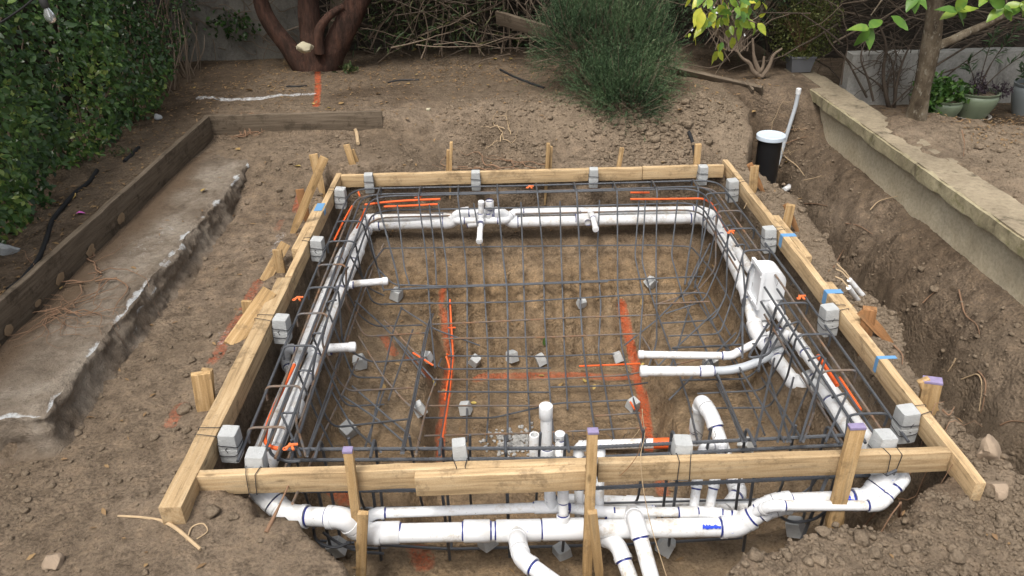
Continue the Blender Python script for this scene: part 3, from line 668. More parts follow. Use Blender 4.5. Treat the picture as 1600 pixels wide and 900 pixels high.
for u, lab in [(398, 'at the left end of the front form over the buried elbow'), (720, 'standing above the splice board of the front form'), (1063, 'right of the painted pipe at the front form'), (1372, 'at the right end of the front form')]:
    p = Y(u, 718, YF+.04); form_spacer((p[0], YF+.040, -.05 if u != 720 else -.03), 'tall concrete spacer '+lab, (0, random.uniform(-.06, .1), random.uniform(-.1, .1)), 2, h=.17, r=.036 if u != 720 else .028, toward=(0, -1))
PG = 'concrete spacers lying in the pit'
for i, (u, v, lab, rr) in enumerate([(620, 462, 'beside the end of the upper left stub', .036), (562, 568, 'beside the end of the lower left stub', .036), (545, 674, 'on the left bench nearest the front form', .040),
        (667, 560, 'left of the orange corner mark in the pit', .030), (742, 566, 'first right of the orange corner mark at the slope foot', .033), (800, 559, 'tilted at the foot of the far slope between two others', .033), (845, 564, 'under the green leaf at the slope foot', .033),
        (909, 475, 'on the far slope left of the right orange stripe', .028), (1017, 443, 'highest on the far slope near the right wall', .032), (965, 560, 'touching the right orange stripe at the slope foot', .030),
        (655, 641, 'on the footwell floor left of the left orange stripe', .033), (727, 640, 'on the footwell floor right of the left orange stripe', .033), (989, 634, 'on the footwell floor beside the right orange stripe', .033),
        (878, 866, 'in the front trench under the main pipe tee', .045), (526, 857, 'in the front trench under the left pipe elbow', .036), (1242, 826, 'in the front trench right of the main pipe bend', .045), (1110, 568, 'under the right hand stub pipes', .036),
        (760, 846, 'behind the main pipe in the front trench', .036), (1040, 855, 'in the shade below the main pipe bend', .036), (1165, 697, 'on the right bench behind the front form', .033)]):
    p = ground(u, v, .03) if v < 820 else Y(u, v, 2.24)
    rr = rr if v < 820 else .033; o = tag(dobie_mesh(rr*2, rr).build('pit_spacer', 'dobie', angle=28), 'small concrete spacer '+lab, 'spacer', PG)
    o.location = p+np.array([0, 0, rr*.35]); o.rotation_euler = (random.uniform(-.5, .5), random.uniform(-.5, .5), random.uniform(0, 1.5))

# ------------------------------------------------------------ rebar cage
cg = thing('rebar_cage', 'tied cage of dark steel reinforcing bars lining the excavated spa pit', 'rebar', (.25, 3.6, -.9))
NB = [0]; REST = MB()
def bar(pts, r=.0054, fillet=.06, name='bar', mat='rebar_steel'):
    if NB[0] >= 96: REST.tube(pts, r, 7, fillet=fillet, fs=5); return
    NB[0] += 1; mb = MB(); mb.tube(pts, r, 7, fillet=fillet, fs=5); mb.build(name, mat, cg)
def ribbed(pts, r, name='ribbed_bar', mat='rebar_steel', fillet=.07):
    p = rounded([np.array(q, float) for q in pts], fillet, 5); L = [0]
    for a, b in zip(p[:-1], p[1:]): L.append(L[-1]+np.linalg.norm(b-a))
    n = int(L[-1]/.0055); t = np.linspace(0, L[-1], n); q = np.stack([np.interp(t, L, [k[i] for k in p]) for i in range(3)], 1)
    rr = [r*(1.13 if (i % 3 == 0) else .96) for i in range(n)]
    NB[0] += 1; mb = MB(); mb.tube(q, rr, 7); mb.build(name, mat, cg, angle=25)
def corner_u(xo, yo, z, r=.0062, mat='rebar_steel', yn=2.26, gap=False):
    j = lambda: random.uniform(-.012, .012)
    pts = [(-1.107+xo+j(), yn, z), (-1.107+xo+j(), 3.6, z+j()), (-1.107+xo, YB-yo, z), (.2, YB-yo+j(), z+j()), (1.622-xo, YB-yo, z), (1.622-xo+j(), 3.6, z+j()), (1.622-xo+j(), yn, z)]
    if gap: pts = pts[:5]+[(1.622-xo, 3.99, z)]; bar([(1.622-xo, 3.50, z), (1.622-xo, yn, z)], r, .1, 'perimeter_bar', mat)
    bar(pts, r, .16, 'perimeter_bar', mat)
corner_u(.080, .075, -.072, .0062); corner_u(.125, .11, -.105, .006, mat='rusty_rebar'); corner_u(.170, .15, -.085, .006, gap=True)
corner_u(.238, .225, -.072, .0062, gap=True); corner_u(.10, .10, -.26, .006, mat='rusty_rebar'); corner_u(.245, .262, -.16, .006, gap=True); corner_u(.215, .20, -.24, .006, mat='rusty_rebar', gap=True)
# orange sprayed lengths of the perimeter bars
def painted(pts, r=.0075):
    mb = MB(); mb.tube(pts, r, 8, fillet=.1); mb.build('painted_bar', 'marker_orange', cg)
for px, yy in [([(570, 320), (600, 316), (640, 313), (688, 311)], 4.86), ([(600, 323), (650, 321), (684, 319)], 4.84)]:
    painted([Y(u, v, yy) for u, v in px])
painted([P(u, v, -.10) for u, v in [(985, 311), (1040, 311), (1100, 310), (1112, 318), (1136, 361)]], .007)
painted([P(u, v, -.10) for u, v in [(985, 301), (1015, 301)]], .007)
painted([P(u, v, -.14) for u, v in [(1278, 556), (1308, 602)]], .010)
painted([P(u, v, -.12) for u, v in [(1312, 590), (1345, 640)]], .006)
painted([P(u, v, -.12) for u, v in [(460, 570), (437, 618), (418, 660), (413, 690), (424, 700), (450, 702)]], .0085)
painted([P(u, v, -.10) for u, v in [(550, 322), (537, 345), (522, 376)]], .006)
for px in [[(703, 468), (706, 520), (708, 557), (701, 625), (688, 704)], [(698, 553), (704, 558)], [(905, 572), (960, 570), (1000, 568)], [(697, 557), (703, 575), (695, 625)], [(985, 628), (992, 640)], [(645, 551), (677, 571)], [(700, 512), (712, 512)], [(560, 300), (562, 306)]]: painted(on_cage(px), .0056)
painted([Y(u, v, 4.78) for u, v in [(571, 326), (566, 338), (552, 368)]], .006)
# hoops: over the edge beam and down the inside
def hoop(px_in, tail, side):
    yy = P(*px_in, -.06)[1]; j = random.uniform(-.01, .01)
    xo, xi = (-1.03, -.865) if side < 0 else (1.545, 1.38)
    pts = [(xo, yy, -.13), (xo, yy+j, -.058), (xi, yy+j, -.058)] + on_cage(tail)
    bar(pts, .0055, .045, 'stirrup', 'rusty_rebar' if random.random() < .3 else 'rebar_steel')
hoop((525, 413), [(540, 470), (555, 500), (570, 526), (667, 520)], -1)
hoop((505, 449), [(535, 537), (553, 552), (580, 566), (662, 561)], -1)
hoop((480, 491), [(502, 535), (530, 597), (545, 611), (645, 606)], -1)
hoop((462, 542), [(487, 590), (507, 648), (522, 668), (637, 655)], -1)
hoop((437, 604), [(462, 660), (478, 712)], -1)
hoop((545, 378), [(565, 430), (580, 470), (592, 476), (677, 473)], -1)
hoop((412, 670), [(430, 716)], -1)
hoop((565, 345), [(590, 420), (615, 445), (690, 447)], -1)
for px, tail in [((1113, 302), [(1095, 400), (1075, 445)]), ((1137, 330), [(1118, 420), (1090, 455), (1027, 475)]), ((1154, 357), [(1135, 460), (1115, 500), (1035, 505)]),
                 ((1176, 392), [(1165, 470), (1155, 525), (1143, 541), (1052, 543)]), ((1230, 473), [(1200, 540), (1182, 580), (1165, 592), (1066, 594)]), ((1265, 522), [(1230, 590), (1205, 632), (1193, 637), (1078, 638)]),
                 ((1305, 578), [(1270, 650), (1255, 690)]), ((1345, 645), [(1320, 700)])]: hoop(px, tail, 1)
for tl in [[(533, 436), (560, 492), (585, 510), (660, 508)], [(508, 472), (535, 545), (552, 590), (600, 590)], [(486, 520), (515, 585), (540, 635), (600, 632)], [(464, 578), (495, 650), (520, 700)], [(545, 396), (575, 450), (600, 462)], [(438, 644), (470, 712)]]: bar([np.array((-.868, on_cage(tl[:1])[0][1], -.10))]+on_cage(tl), .0050, .05, 'wall_bar')
for tl in [[(1145, 350), (1122, 420), (1100, 470), (1040, 490)], [(1165, 380), (1140, 480), (1125, 522), (1045, 525)], [(1250, 500), (1215, 570), (1192, 610), (1090, 615)], [(1287, 552), (1250, 635), (1230, 690)], [(1325, 612), (1290, 690)], [(1126, 316), (1108, 410), (1088, 452)]]: bar([np.array((1.384, on_cage(tl[:1])[0][1], -.10))]+on_cage(tl), .0050, .05, 'wall_bar')
def vbar(top, tail, over, r=.0053):
    a = Y(*top, 4.83); z0 = -.058 if over else -.11
    pre = [(a[0], 5.055, -.13), (a[0], 5.055, z0), (a[0], 4.85, z0)] if over else [(a[0], 4.83, z0)]
    bar(pre+on_cage(tail), r, .05, 'stirrup' if over else 'wall_bar')
vbar((652, 295), [(666, 400), (671, 475), (675, 525), (680, 575)], 1); vbar((670, 310), [(680, 400), (682, 445)], 0)
vbar((685, 318), [(698, 415), (701, 520), (706, 557), (699, 625), (686, 704)], 0); vbar((714, 294), [(727, 400), (730, 445), (730, 575), (729, 690)], 1)
vbar((740, 315), [(754, 400), (762, 540), (764, 630), (760, 690)], 0); vbar((777, 292), [(786, 400), (792, 450), (794, 530), (793, 690)], 1, .0062)
vbar((814, 315), [(817, 400), (821, 525), (826, 625), (829, 690)], 0); vbar((840, 291), [(849, 400), (851, 500), (860, 625), (866, 690)], 1)
vbar((875, 312), [(877, 400), (882, 550), (887, 640)], 0); vbar((902, 289), [(906, 400), (907, 482), (911, 540), (926, 650), (932, 690)], 1, .0062)
vbar((937, 310), [(933, 400), (939, 475), (935, 550), (946, 610), (960, 690)], 0); vbar((966, 286), [(965, 400), (965, 450), (971, 540), (990, 625), (1008, 690)], 1)
vbar((999, 308), [(992, 400), (1005, 462), (999, 548)], 0); vbar((1009, 307), [(1003, 410), (1022, 475), (1047, 545), (1075, 625), (1090, 690)], 0)
vbar((1029, 285), [(1025, 400), (1026, 475), (1026, 535), (1014, 572)], 1); vbar((1060, 302), [(1049, 400), (1070, 475), (1100, 540), (1130, 615), (1160, 690)], 0)
vbar((1095, 284), [(1076, 400), (1070, 445)], 1, .0065); vbar((1110, 325), [(1092, 410), (1085, 450)], 0); vbar((587, 300), [(618, 420), (624, 450)], 1, .0065)
vbar((570, 348), [(590, 420), (600, 455)], 0); vbar((620, 312), [(632, 420), (640, 446)], 0)
for pts in [
    [(600, 388), (800, 385), (1010, 383), (1080, 385), (1118, 430), (1162, 505), (1205, 600), (1235, 690)], [(600, 388), (575, 420), (548, 500), (510, 620), (478, 712)],
    [(600, 453), (690, 447), (800, 444), (950, 438), (1097, 432)], [(620, 452), (780, 446), (950, 440)], [(600, 475), (800, 472), (1000, 460), (1104, 457), (1122, 490), (1141, 524)],
    [(670, 507), (760, 503), (900, 496), (1025, 492)], [(690, 529), (850, 527), (1000, 521), (1012, 540), (1030, 575)], [(700, 556), (850, 557), (960, 553)], [(690, 560), (684, 572), (692, 577), (860, 575)],
    [(676, 593), (850, 593), (980, 586), (1100, 560)], [(684, 612), (860, 613)], [(860, 605), (980, 602), (1012, 598)], [(663, 653), (770, 653), (870, 630), (985, 625)], [(665, 634), (860, 634)], [(663, 681), (850, 676), (1010, 668)], [(930, 650), (1000, 645)],
    [(1023, 475), (1109, 471)], [(1050, 544), (1180, 537)],
    [(580, 492), (630, 540), (677, 592)], [(560, 525), (600, 590), (632, 627), (660, 650)], [(625, 480), (680, 515), (750, 540)], [(600, 500), (650, 552), (682, 573)], [(533, 617), (590, 655), (633, 692)], [(517, 610), (550, 667), (595, 706)], [(550, 603), (610, 655), (640, 680)], [(555, 470), (610, 520), (665, 590)],
    [(510, 625), (550, 510), (587, 405), (600, 380)], [(590, 625), (615, 515), (628, 480)], [(627, 708), (645, 625), (665, 520), (674, 490)], [(630, 708), (648, 625), (668, 520), (677, 490)], [(650, 710), (668, 630), (682, 590)], [(607, 625), (645, 515)],
    [(577, 690), (590, 625), (600, 590)], [(457, 787), (500, 690), (527, 633), (560, 560)], [(480, 713), (520, 605)], [(600, 610), (570, 700)],
    [(1085, 440), (1117, 512), (1150, 575), (1195, 680)], [(1080, 497), (1115, 570), (1165, 690)], [(1085, 462), (1147, 560), (1225, 690)], [(1190, 590), (1255, 690)], [(1120, 600), (1165, 690)],
    [(1110, 380), (1075, 450), (1026, 500), (975, 540)], [(1150, 520), (1080, 590), (1045, 625)], [(1125, 480), (1060, 540), (1020, 580)], [(1080, 470), (1060, 540), (1045, 580)], [(1240, 590), (1215, 690)], [(1290, 560), (1250, 690)], [(1210, 560), (1180, 690)]]:
    bar(on_cage(pts), .0052, .05, 'mesh_bar', 'rusty_rebar' if random.random() < .35 else 'rebar_steel')
for px in [[(440, 702), (900, 700), (1340, 679)], [(447, 719), (900, 716), (1340, 694)]]:
    ribbed([Y(u, v, 2.33) for u, v in px], .0075)
ribbed([Y(u, v, 2.20) for u, v in [(370, 768), (900, 764), (1385, 741)]], .0078)
bar([Y(u, v, 2.40) for u, v in [(470, 795), (700, 792), (1240, 779), (1270, 760), (1282, 735)]], .005)
bar([Y(u, v, 2.28) for u, v in [(420, 700), (425, 712), (450, 722), (470, 720)]], .006)
for dy, dv in ((0, 0), (.03, 6), (.06, 10)): bar([Y(u, v+dv, 2.26+dy) for u, v in [(500, 845), (700, 858), (1000, 850), (1160, 840)]], .0062, name='bottom_bar')
for i, u in enumerate([455, 500, 545, 585, 640, 690, 735, 790, 845, 885, 1005, 1050, 1110, 1165, 1240, 1290]):
    w = Y(u, 700, 2.33)[0]; lean = random.uniform(-.02, .02)
    if i % 2: bar([(w, 2.21, -.14), (w+lean, 2.22, -.62), (w+lean, 2.36, -.62), (w, 2.36, -.055), (w, 2.24, -.055)], .0062, .04, 'stirrup')
    else: bar([(w, 2.35, -.05), (w-lean, 2.37, -.45), (w+.01, 2.75, -.86)], .0056, .12, 'wall_bar')
bar([Y(u, v, 2.16) for u, v in [(505, 832), (530, 850), (560, 862), (600, 865)]], .006); bar([Y(u, v, 2.15) for u, v in [(490, 825), (492, 845), (520, 858), (548, 848)]], .006)
bar([Y(u, v, 2.14) for u, v in [(1195, 790), (1235, 818), (1275, 812), (1300, 790)]], .006); bar([Y(u, v, 2.15) for u, v in [(1295, 740), (1270, 800), (1250, 850)]], .007)
bar(on_cage([(1400, 735), (1385, 742)]), .006)
if REST.n: stuff(REST.build('mesh_bars', 'rebar_steel', cg))
# thick bars that splay round the skimmer throat
for pts in [[(1222, 468), (1210, 490), (1182, 535), (1168, 560), (1200, 555), (1220, 520), (1232, 500)], [(1221, 470), (1227, 490), (1190, 552), (1185, 580)]]:
    mb = MB(); mb.tube([P(u, v, -.26) for u, v in pts], .0068, 8, fillet=.04); mb.build('bent_bar', 'rebar_steel', cg)
mb = MB()
for (u, v), zz in [((467, 466), -.07), ((829, 292), -.06), ((1253, 464), -.06), ((1143, 362), -.08), ((456, 697), -.05), ((655, 307), -.1)]:
    p = P(u, v, zz+.012); q = MB(); s_ = .011
    q.tube([p+(-.022, -.012, 0), p+(-.005, 0, .006), p+(.02, .01, 0)], .006, 7); q.tube([p+(-.012, .014, 0), p, p+(.010, -.018, -.004)], .0055, 7)
    q.tube([p+(-.022+.008*math.cos(t), -.014+.008*math.sin(t), 0) for t in np.linspace(0, 6.2, 9)], .003, 6); q.build('plastic_clip', 'clip_orange', cg)
# wire ties along the edge beam
mb = MB()
for k in range(70):
    side = random.choice('LRBF'); zz = -.065
    c_ = {'L': (random.choice([-1.02, -.95, -.87]), random.uniform(2.4, 4.9)), 'R': (random.choice([1.53, 1.46, 1.38]), random.uniform(2.4, 4.9)),
          'B': (random.uniform(-.8, 1.3), random.choice([5.03, 4.98, 4.89])), 'F': (random.uniform(-.8, 1.2), 2.33)}[side]
    if random.random() < .5: p = np.array((*c_, zz))
    else: p = np.array(cage(*c_)); p = np.array((*c_, -.075))
    mb.tube([p+(0, 0, -.012), p+(.008, .004, 0), p+(.002, -.008, .012), p+(random.uniform(-.02, .02), random.uniform(-.02, .02), .022)], .0011, 4, fillet=.006)
stuff(mb.build('tie_wires', 'wire', cg))

# ------------------------------------------------------------ PVC plumbing
def unit(a): a = np.array(a, float); return a/np.linalg.norm(a)
def sleeve(parent, p, d, dia, L, name='coupling', ring=True):
    p = np.array(p); d = unit(d); mb = MB(); R = dia/2*1.17
    mb.tube([p-d*L/2, p-d*(L/2-.003), p+d*(L/2-.003), p+d*L/2], [R*.95, R, R, R*.95], 20)
    o = mb.build(name, 'pvc_fitting', parent)
    if ring:
        for s_ in (-1, 1): mb = MB(); mb.tube([p+d*s_*(L/2+.0005), p+d*s_*(L/2+.006)], dia/2*1.012, 20, cap=False); mb.build('primer_ring', 'primer_blue', o)
    return o
def capend(parent, p, d, dia):
    p = np.array(p); d = unit(d); R = dia/2*1.17; mb = MB()
    mb.tube([p-d*dia*.75, p-d*(dia*.75-.002), p-d*dia*.12, p-d*dia*.03, p+d*dia*.03], [R*.96, R, R, R*.86, R*.45], 20)
    return mb.build('cap', 'pvc_fitting', parent)
def pipe_run(parent, pts, dia, caps=(0, 0), mat='pvc', fit=True, bend=.9):
    pts = [np.array(p, float) for p in pts]; n = len(pts)
    for a, b in zip(pts[:-1], pts[1:]):
        mb = MB(); d = unit(b-a); mb.tube([a, b], dia/2, 20); mb.build('pipe', mat, parent)
    for i in range(1, n-1):
        a, b = pts[i-1]-pts[i], pts[i+1]-pts[i]; la, lb = np.linalg.norm(a), np.linalg.norm(b); a /= la; b /= lb
        e = min(dia*1.15, la*.48, lb*.48); q = [pts[i]+a*e, pts[i], pts[i]+b*e]
        mb = MB(); R = dia/2*1.15; w = rounded(q, e*.75, 7); mb.tube(w, R, 20, fillet=0)
        if fit:
            for dd in (a, b): mb.tube([pts[i]+dd*(e-dia*.30), pts[i]+dd*e], R*1.06, 20, 0)
        o = mb.build('elbow', 'pvc_fitting', parent)
        if fit:
            for dd in (a, b): mb = MB(); mb.tube([pts[i]+dd*(e-.0), pts[i]+dd*(e+.007)], dia/2*1.015, 20, cap=False); mb.build('primer_ring', 'primer_blue', o)
    for k, (a, b) in ((0, (pts[1], pts[0])), (1, (pts[-2], pts[-1]))):
        if caps[k]: capend(parent, b, b-a, dia)
def tee(parent, p, d, d2, dia, dia2=None, L=None):
    p = np.array(p); d = unit(d); d2 = unit(d2); L = L or dia*2.1; dia2 = dia2 or dia
    mb = MB(); R = dia/2*1.16; R2 = dia2/2*1.17
    mb.tube([p-d*L/2, p-d*(L/2-.003), p+d*(L/2-.003), p+d*L/2], [R*.95, R, R, R*.95], 20)
    mb.tube([p, p+d2*(dia*.5+dia2*.55)], R2, 20)
    o = mb.build('tee', 'pvc_fitting', parent)
    for a, b, q in ((p+d*(L/2), d, dia), (p-d*(L/2), -d, dia), (p+d2*(dia*.5+dia2*.55), d2, dia2)):
        mb = MB(); mb.tube([a, a+b*.006], q/2*1.015, 20, cap=False); mb.build('primer_ring', 'primer_blue', o)
    return o
D1, D2, D3 = .073, .057, .043
g1 = thing('pvc_pipework', 'thick white pipe ring with stub jets, lower of two pipes on the far pit wall', 'pipe', (0, 3.5, -.6))
g2 = thing('pvc_pipework', 'thinner white pipe ring above the thick pipe on the far wall of the pit', 'pipe', (0, 3.5, -.55))
# thick line: left side, far side (hops up behind the valve cluster), right side
yA = 4.93
pl_ = [P(430, 700, -.33), P(556, 402, -.36), P(575, 352, -.33), Y(705, 348, yA), Y(721, 333, yA), Y(783, 333, yA), Y(798, 347, yA), Y(1098, 341, yA), P(1122, 362, -.30), P(1166, 455, -.34), P(1182, 520, -.42), P(1204, 548, -.44), P(1245, 603, -.45), P(1271, 588, -.38), P(1288, 612, -.33), P(1340, 692, -.31)]
pipe_run(g1, pl_, D1)
pipe_run(g2, [P(398, 722, -.29), P(533, 400, -.29), Y(571, 341, 4.99), Y(702, 340, 4.95), Y(716, 344, yA-.03), Y(790, 344, yA-.03), Y(806, 331, 4.97), Y(1095, 328, 4.98), P(1117, 337, -.28), P(1250, 540, -.28), P(1395, 738, -.30)], D2*.95)
def smear(parent, p, d, dia, L, a0, a1, seed=1, mat='pvc_smear'):
    p = np.array(p); d = unit(d); a = unit(np.cross(d, (0, 0, 1.))); b = np.cross(a, d); g = np.random.default_rng(seed); mb = MB(); V = []; n = 14; m_ = 9
    for i in range(n):
        w0, w1 = a0+(a1-a0)*g.uniform(0, .35), a1-(a1-a0)*g.uniform(0, .45)
        for j in range(m_):
            th = w0+(w1-w0)*j/(m_-1); R_ = dia/2*1.008
            V.append(p+d*(L*(i/(n-1)-.5))+R_*(a*math.cos(th)+b*math.sin(th)))
    mb.add(V, [(i*m_+j, i*m_+j+1, (i+1)*m_+j+1, (i+1)*m_+j) for i in range(n-1) for j in range(m_-1)]); mb.build('primer_smear', mat, parent)
# valve cluster and stub
cl = thing('jet_cluster', 'cluster of white tees and a capped stub at the middle of the far wall', 'pipe', Y(752, 345, 4.85))
tee(cl, Y(752, 334, yA), (1, 0, 0), (0, -.2, -1), D1, D3)
pipe_run(cl, [Y(752, 314, 4.86), Y(751, 345, 4.86), Y(749, 378, 4.62)], D3*.9, (1, 1))
tee(cl, Y(751, 343, 4.86), (0, 0, 1), (0, -1, -.2), D3, D3)
pipe_run(cl, [Y(762, 322, 4.90), Y(764, 343, 4.90), Y(735, 346, 4.90)], D3*.9)
sleeve(cl, Y(742, 349, 4.9), (1, 0, .1), D3*1.1, .10); sleeve(cl, Y(765, 320, 4.90), (0, 0, 1), D3*1.15, .06)
tee(g1, Y(917, 342, yA), (1, 0, 0), (0, -1, 0), D1, D3); pipe_run(g1, [Y(922, 332, 4.92), Y(926, 338, 4.86), Y(931, 359, 4.66)], D3*.85, (0, 1)); sleeve(g2, Y(915, 335, 4.95), (1, 0, 0), D3*1.25, .07)
# left stubs
tee(g1, P(536, 445, -.34), pl_[1]-pl_[0], (1, 0, -.05), D1, D3, .15); pipe_run(g1, [P(536, 445, -.34), P(606, 439, -.35)], .044, (0, 1))
tee(g1, P(499, 548, -.35), pl_[1]-pl_[0], (1, 0, -.05), D1, D3, .15); pipe_run(g1, [P(470, 546, -.30), P(556, 542, -.33)], .048, (0, 1))
pipe_run(g2, [P(472, 546, -.27), P(446, 545, -.25), P(446, 566, -.33), P(462, 600, -.36)], .046)
sleeve(g1, P(486, 583, -.35), pl_[1]-pl_[0], D1, .10); sleeve(g1, P(460, 638, -.34), pl_[1]-pl_[0], D1*.98, .08)
# front main
yF = 2.115
g3 = thing('pvc_pipework', 'thick white main pipe with elbows running through the front trench below the form', 'pipe', (.1, yF, -.5))
mp = [P(428, 704, -.33), Y(404, 766, 2.20), Y(452, 806, 2.13), Y(536, 809, 2.085), Y(570, 834, 2.10), Y(1152, 823, 2.115), Y(1198, 793, 2.12), Y(1222, 786, 2.12), Y(1356, 780, 2.13), Y(1388, 742, 2.17), P(1352, 700, -.30)]
pipe_run(g3, mp, D1)
for u, L in ((606, .09), (745, .10)): sleeve(g3, Y(u, 833-(u-570)*.019, 2.103), mp[5]-mp[4], D1, L)
tee(g3, Y(810, 829, 2.106), mp[5]-mp[4], (0, -1, -.25), D1, D2, .17)
pipe_run(g3, [Y(808, 830, 2.10), Y(808, 846, 2.0), Y(816, 874, 1.90), Y(900, 935, 1.74)], D2)
tee(g3, Y(880, 827, 2.108), mp[5]-mp[4], (0, .25, 1), D1, D3, .16)
pipe_run(g3, [Y(880, 825, 2.11), Y(880, 768, 2.15), Y(877, 755, 2.30), Y(873, 700, 2.42)], D3*.85)
dm = mp[5]-mp[4]
for u, v, L, a0, a1, sd in [(788, 829, .045, .2, 1.5, 1), (1108, 823, .07, .5, 1.1, 2), (668, 831, .025, .5, 1.0, 3), (905, 827, .02, .2, .8, 4)]: smear(g3, Y(u, v, 2.11), dm, D1*(1.17 if u == 788 else 1), L, a0, a1, sd)
smear(g3, mp[7]+(mp[8]-mp[7])*.84, mp[8]-mp[7], D1, .11, .1, 1.5, 5); smear(g3, mp[8]+(mp[9]-mp[8])*.5, mp[9]-mp[8], D1*1.03, .05, .2, 1.6, 6); smear(g3, mp[3]+(mp[4]-mp[3])*.62, mp[4]-mp[3], D1*1.02, .03, .0, 1.6, 7)
# second front line
g4 = thing('pvc_pipework', 'thinner white pipe just behind the main pipe in the front trench', 'pipe', (.1, 2.2, -.5))
sp = [Y(560, 822, 2.14), Y(585, 802, 2.16), Y(870, 792, 2.19), Y(940, 800, 2.19), Y(1108, 800, 2.17), Y(1163, 809, 2.14), Y(1205, 790, 2.07), Y(1375, 790, 2.075), Y(1414, 748, 2.14), P(1385, 712, -.28)]
pipe_run(g4, sp, D3*.92)
tee(g4, Y(861, 792, 2.19), (1, 0, 0), (0, .1, 1), D3, D3, .13); pipe_run(g4, [Y(860, 795, 2.19), Y(859, 765, 2.19), Y(862, 757, 2.3), Y(863, 735, 2.42)], D3*.9)
tee(g4, Y(985, 801, 2.19), (1, 0, 0), (0, -1, -.3), D3*1.1, D2, .19)
pipe_run(g4, [Y(987, 800, 2.18), Y(993, 812, 2.04), Y(1024, 925, 1.83)], D2)
pipe_run(g4, [Y(905, 808, 2.24), Y(904, 697, 2.36), Y(938, 697, 2.36), Y(936, 806, 2.2)], D3*.85)
pipe_run(g4, [Y(1083, 800, 2.18), Y(1090, 745, 2.26), Y(1100, 697, 2.38), Y(1131, 694, 2.38), Y(1118, 745, 2.26), Y(1107, 802, 2.18)], D3*.85)
sleeve(g4, Y(1075, 800, 2.17), (1, 0, 0), D3*.95, .07); sleeve(g4, Y(930, 800, 2.19), (1, 0, 0), D3*.95, .07)
g5 = thing('pvc_pipework', 'short white pipe below the main pipe heading out toward the camera behind the two stakes', 'pipe', (.45, 1.9, -.7))
pipe_run(g5, [Y(915, 826, 2.17), Y(965, 850, 2.06), Y(997, 935, 1.88)], D2)
g6 = thing('pvc_pipework', 'pale pipe partly buried on the footwell floor with an orange sprayed length', 'pipe', (.6, 3.1, -.95))
a, b = ground(905, 698, .0), ground(1060, 694, .0); pipe_run(g6, [a+(0, 0, .01), b+(0, 0, .01)], .055)
mb = MB(); mb.tube([a+(b-a)*.76+(0, 0, .01), a+(b-a)*.94+(0, 0, .01)], .029, 20); mb.build('painted_length', 'marker_orange', g6)
pipe_run(g6, [Y(880, 780, 2.55), Y(1000, 785, 2.45), Y(1190, 792, 2.4)], .05, fit=False)
# risers
g7 = thing('cleanout_riser', 'tall capped grey white riser behind the front form', 'pipe', Y(855, 740, 2.5))
pipe_run(g7, [Y(853, 634, 2.5), Y(855, 760, 2.5)], .048, (1, 0)); sleeve(g7, Y(855, 712, 2.5), (0, 0, 1), .056, .09); sleeve(g7, Y(853, 643, 2.5), (0, 0, 1), .049, .06, 'cap_collar', False)
g8 = thing('short_riser', 'short capped white riser right of the tall capped riser', 'pipe', Y(876, 740, 2.45))
pipe_run(g8, [Y(875, 678, 2.45), Y(877, 730, 2.45)], D3*.9); sleeve(g8, Y(876, 700, 2.45), (0, 0, 1), D3*.92, .09); capend(g8, Y(875, 676, 2.45), (0, 0, 1), D3*.85)
g9 = thing('arched_riser', 'large white pipe arching over the right bench with an elbow on top', 'pipe', Y(1120, 720, 2.85))
pipe_run(g9, [Y(1086, 690, 2.95), Y(1096, 626, 2.92), Y(1112, 650, 2.80), Y(1149, 756, 2.52), Y(1154, 770, 2.48), Y(1135, 795, 2.40)], .063)
sleeve(g9, Y(1088, 664, 2.94), (0, 0, 1), .056, .07)
# open drain stub in the gravel
g10 = thing('drain_stub', 'open grey white stub pipe standing in a patch of gravel', 'pipe', ground(836, 700))
mb = MB(); p = Y(835, 679, 2.95); mb.lathe(p, [(.018, -.16), (.018, 0), (.024, 0), (.026, -.005), (.026, -.2)], 20); mb.build('pipe', 'pvc', g10)
mb = MB()
for k in range(230):
    u, v = random.gauss(805, 20), random.gauss(693, 11); q = ground(u, v); mb.add(lump(random.uniform(.008, .016), k, IV1, (1, 1, .8))+q+(0, 0, .008), IF1.tolist())
o = stuff(mb.build('gravel_patch', 'gravel_grey', smooth=False)); tag(o, 'patch of grey gravel around the open drain stub', 'gravel')
# right stubs + skimmer plumbing
g11 = thing('skimmer_plumbing', 'white and grey stub pipes reaching across the right bench from the skimmer', 'pipe', (1.2, 3.5, -.6))
pipe_run(g11, [P(997, 554, -.5), P(1143, 556, -.5), P(1205, 522, -.40)], .042, (1, 0))
pipe_run(g11, [P(1000, 580, -.52), P(1108, 580, -.52)], .055, (1, 0)); sleeve(g11, P(1104, 580, -.52), (1, 0, 0), .055, .07)
mb = MB(); mb.tube([P(1106, 580, -.52), P(1140, 579, -.52), P(1170, 572, -.48), P(1195, 560, -.44), P(1225, 545, -.40)], .024, 18, fillet=.12); mb.build('grey_sweep', 'pvc_grey', g11)
pipe_run(g11, [P(1192, 484, -.40), P(1190, 520, -.46), P(1200, 545, -.46)], .065); sleeve(g11, P(1190, 512, -.44), (0, 0, 1), .07, .05)
pipe_run(g11, [P(1200, 540, -.38), P(1222, 522, -.30), P(1250, 528, -.28)], .05); tee(g11, P(1215, 532, -.35), (1, .3, 0), (0, 0, 1), .055)
